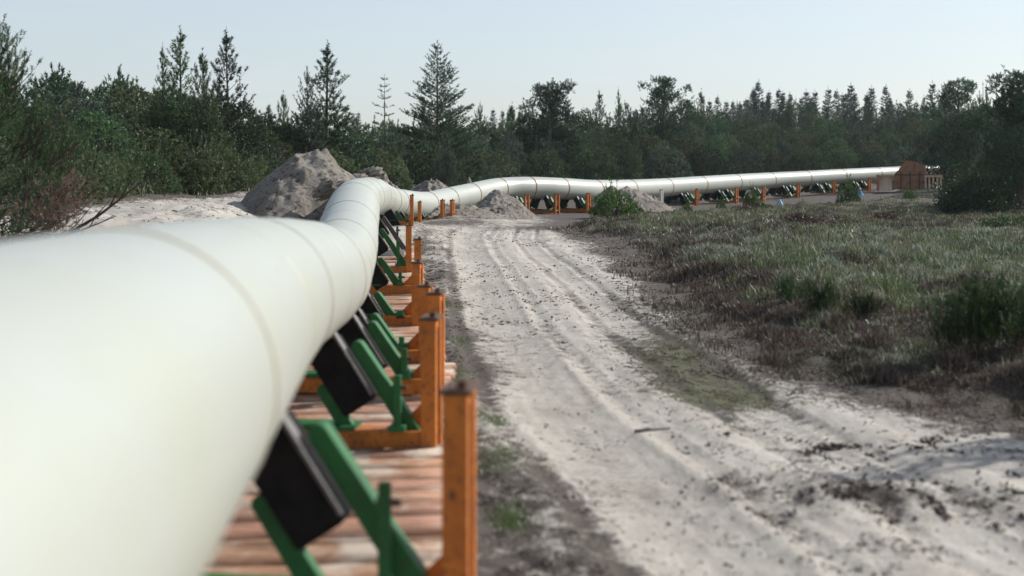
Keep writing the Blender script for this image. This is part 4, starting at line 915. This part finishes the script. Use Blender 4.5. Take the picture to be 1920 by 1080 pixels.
def sel_pale(x, z): return heath_mask(x, z, .8)*np.clip(ss(.12, -.15, kindn(x, z))*.7*ss(60, 45, z)+pale_zone(x, z)*.8, .03, 1)*ss(.2, 1.6, edge_d(x, z))
def sel_green(x, z): return heath_mask(x, z, .8)*np.clip(ss(.2, -.1, kindn(x+30, z))*.6+ss(42, 55, z)*.6, .05, 1)*ss(.3, 1.5, edge_d(x, z))
blades('heather', 320000, (10.5, 105), sel_heather, .105, .017, ((.088, .066, .048), (.070, .068, .040)), .6, .7, 'dark purple brown heather covering the heath beside the track', 'heath', 301, tips=((.20, .165, .14), .22), power=1.2)
blades('pale_grass', 130000, (12, 70), sel_pale, .105, .013, ((.24, .265, .185), (.13, .16, .09)), .4, .9, 'silvery grey grass and lichen among the heather', 'blade', 302, tips=((.42, .44, .37), .22), power=.85)
blades('heath_grass', 165000, (12, 125), sel_green, .15, .014, ((.085, .125, .042), (.12, .125, .058)), .4, .6, 'dull green and straw coloured grass on the heath', 'blade', 303, tips=((.32, .29, .2), .15), power=.8)
def sel_verge(x, z):
    u = x-road_c(z); a = np.exp(-((u+2.35)/.3)**2)*ss(.15, .4, fbm(x*1.2, z*.5, 150, 2))*ss(30, 20, z)
    return np.clip(a+.75*np.exp(-((x-2.2)/.36)**2-((z-17.6)/1.9)**2)+.75*np.exp(-((x-2.35)/.5)**2-((z-14.9)/.7)**2), 0, 1)
blades('verge_grass', 26000, (7, 30), sel_verge, .035, .006, ((.10, .12, .045), (.13, .125, .06)), .3, 1.0, 'short mossy green grass patches on the track and along the posts', 'blade', 304, power=1.0, clump=False)
def sel_tuft(x, z):
    return np.clip(sum(np.exp(-((x-a)/.13)**2-((z-b)/c)**2) for a, b, c in ((-.12, 11.5, .4), (.0, 9.5, .3), (-.66, 15.9, .5), (-.75, 19.5, .5), (-.2, 13.4, .35), (-1.2, 24.5, .5))), 0, 1)
blades('green_tufts', 3600, (7.5, 30), sel_tuft, .06, .007, ((.13, .18, .05), (.14, .17, .07)), .3, .9, 'fresh green grass tufts along the foot of the orange posts', 'blade', 306, power=1.0, clump=False)
def sel_bank(x, z): return ss(-.5, .8, fbm(x*.6, z*.5, 160, 3)+(z-edge_z(960+x/z*F)+6)/6)
r_ = np.random.default_rng(9); 
blades('bank_grass', 9000, (24, 62), lambda x, z: ss(-9, -1, z-edge_z(960+x/z*F))*(x < -6.5)*.9+.0, .22, .02, ((.10, .085, .055), (.06, .07, .035)), .35, .8, 'dry brown grass at the foot of the left thicket', 'blade', 305, tips=((.28, .22, .16), .2), xr=(-22, -6.5), power=1)
# ---- litter on the sand: twigs and clods
def litter(N_, seed, selp, name, label, mat, ln, wd, zr=(7, 56), xr=(700, 2000)):
    r = np.random.default_rng(seed); P = []; out = 0
    for _ in range(60):
        m = 60000; z = zr[0]*(zr[1]/zr[0])**r.random(m); x = px(r.uniform(xr[0], xr[1], m), z); k = r.random(m) < selp(x, z); k &= r.random(m) < .06+1.6*ss(.52, .8, vn(x*2.6, z*1.7, seed)*.6+vn(x*7, z*5, seed+1)*.4); P.append(np.c_[x[k], z[k]]); out += k.sum()
        if out > N_: break
    P = np.vstack(P)[:N_]; m = len(P); x, z = P.T; h = H(x, z)
    a = r.uniform(0, 3.14, m); l = ln*(.25+1.3*r.random(m)**3)*np.clip(z/20, .7, 1.3); wv = wd*(.3+1.4*r.random(m)**3)*np.clip(z/20, .7, 1.4); d = np.c_[np.cos(a), np.sin(a), r.uniform(-.1, .25, m)]*l[:, None]*.5; s_ = np.c_[-np.sin(a), np.cos(a), 0*a]*wv[:, None]*.5
    c = np.c_[x, z, h+wv*.25]; up = np.array([0, 0, 1.])*wv[:, None]*.55; V = np.empty((m*6, 3)); V[0::6] = c-d; V[1::6] = c-s_; V[2::6] = c+s_; V[3::6] = c+up; V[4::6] = c+d; V[5::6] = c-up*.6
    i = np.arange(m)*6; F_ = np.vstack([np.c_[i, i+2, i+3], np.c_[i, i+3, i+1], np.c_[i+4, i+3, i+2], np.c_[i+4, i+1, i+3], np.c_[i, i+1, i+5], np.c_[i, i+5, i+2], np.c_[i+4, i+5, i+1], np.c_[i+4, i+2, i+5]])
    o = link(name, np_mesh(name, V, F_), M[mat]); tag(o, label, kind='stuff')
def lit_den(x, z):
    u = x-road_c(z); e = edge_d(x, z)
    return np.clip(.03+.75*np.exp(-((u+2.3)/.5)**2)*ss(52, 40, z)+.95*np.exp(-((e+.5)/.8)**2)+.6*np.exp(-((x-2.3)/.7)**2-((z-16.5)/3.6)**2)+.25*ss(.15, .4, fbm(x*.5, z*.35, 170, 3)), 0, 1)*(e < .6)*(u > -3.0)
litter(24000, 401, lit_den, 'twig_litter', 'dark twigs and peat crumbs strewn over the sandy track edges', 'darktwig', .10, .014)
litter(2600, 402, lit_den, 'sand_clods', 'small dark clods scattered on the track', 'slab', .06, .035)
litter(1200, 403, lambda x, z: ((x < -4.5) & (x > -24))*.5+0*x, 'bank_litter', 'dark twigs scattered on the left sand bank', 'darktwig', .2, .02, (22, 50), (-50, 700))
litter(1500, 404, lambda x, z: (.25+.75*ss(2, 3.6, x))*np.exp(-((x-2.9+(z-10.4)*.5)/1.5)**2-((z-10.2)/.55)**2)*ss(.3, .6, vn(x*2.2, z*3.2, 180))+.5*np.exp(-((x-3.2)/1.2)**2-((z-12.2)/.35)**2)*ss(.4, .6, vn(x*3, z*3, 181)), 'peat_crumbs', 'dark crumbled peat lying across the near track at the lower right', 'darktwig', .12, .035, (8, 14), (900, 2100))
litter(5000, 405, lambda x, z: heath_mask(x, z)*.6*ss(75, 40, z), 'pale_twigs', 'thin pale dead twigs lying among the heather', 'deadwood', .34, .012, (11, 75), (1000, 2000))
# single things on the track and heath
def stick(x, y, ln, rad, a, label, seed, mat='darktwig', lvl=1, up=.02, z=None):
    z = z or 6350/(y-HOR); X = px(x, z); p = Plant(seed); p.branch((-ln/2*math.cos(a), -ln/2*math.sin(a), rad), (math.cos(a), math.sin(a), up), ln, .02, rad, .4, .05, .6, .3, .2, lvl)
    o = link('stick', p.w.mesh('stick', M[mat]), None, None, (X, z, Hs(X, z)+rad)); tag(o, label, 'stick', None)
stick(1222, 816, .34, .022, .25, 'dark broken stick lying alone in the middle of the near track', 501)
stick(1465, 425, 1.6, .04, 2.2, 'forked grey dead branch propped on the far heath', 502, 'deadwood', 3, .8, z=52)
stick(1445, 432, 1.3, .035, .5, 'grey dead branch lying left of the forked one on the far heath', 503, 'deadwood', 3, .35, z=51)
stick(1350, 512, .5, .012, .2, 'thin pale twig lying on the heath edge beside the track', 504, 'deadwood', 2, .15)
stick(1655, 720, .35, .01, 2.4, 'thin pale twig sticking out of the heath by the lower right', 505, 'deadwood', 2, .4)
for i, (x, z, s) in enumerate(((1405, 66, 1.0), (1530, 50, 1.2), (1500, 52, .9), (1660, 53, .9), (1730, 44, .7))):
    p = leafbush(600+i, .7*s, .6*s, .35*s, 60, 22, .07, (.085, .04, .038), .02); X = px(x, z)
    plant('heather_clump', p, (X, z, Hs(X, z)), 0, 1, ('reddish brown heather clump below the upright small green bush', 'widest reddish brown heather clump, right of the forked dead branch', 'reddish heather clump touching the left of the widest one', 'reddish brown heather clump below the low dark leafy bush', 'nearest reddish brown heather clump, toward the right edge')[i], 'heather', 'reddish heather clumps on the heath', names=('foliage', 'stem'), mats=('heath', 'bark'))

# ------------------------------------------------------------------ the air
b = MB(); b.box((0, 180, 30), (700, 700, 76)); hz = b.build('haze', None); tag(hz, 'thin summer haze in the air over the whole place', kind='stuff')
m, nt, out = nodes('haze_air'); pv = nt.nodes.new('ShaderNodeVolumePrincipled'); pv.inputs['Density'].default_value = .00015; pv.inputs['Color'].default_value = (.86, .92, 1, 1); pv.inputs['Anisotropy'].default_value = .3
nt.links.new(pv.outputs[0], out.inputs['Volume']); hz.data.materials.append(m)
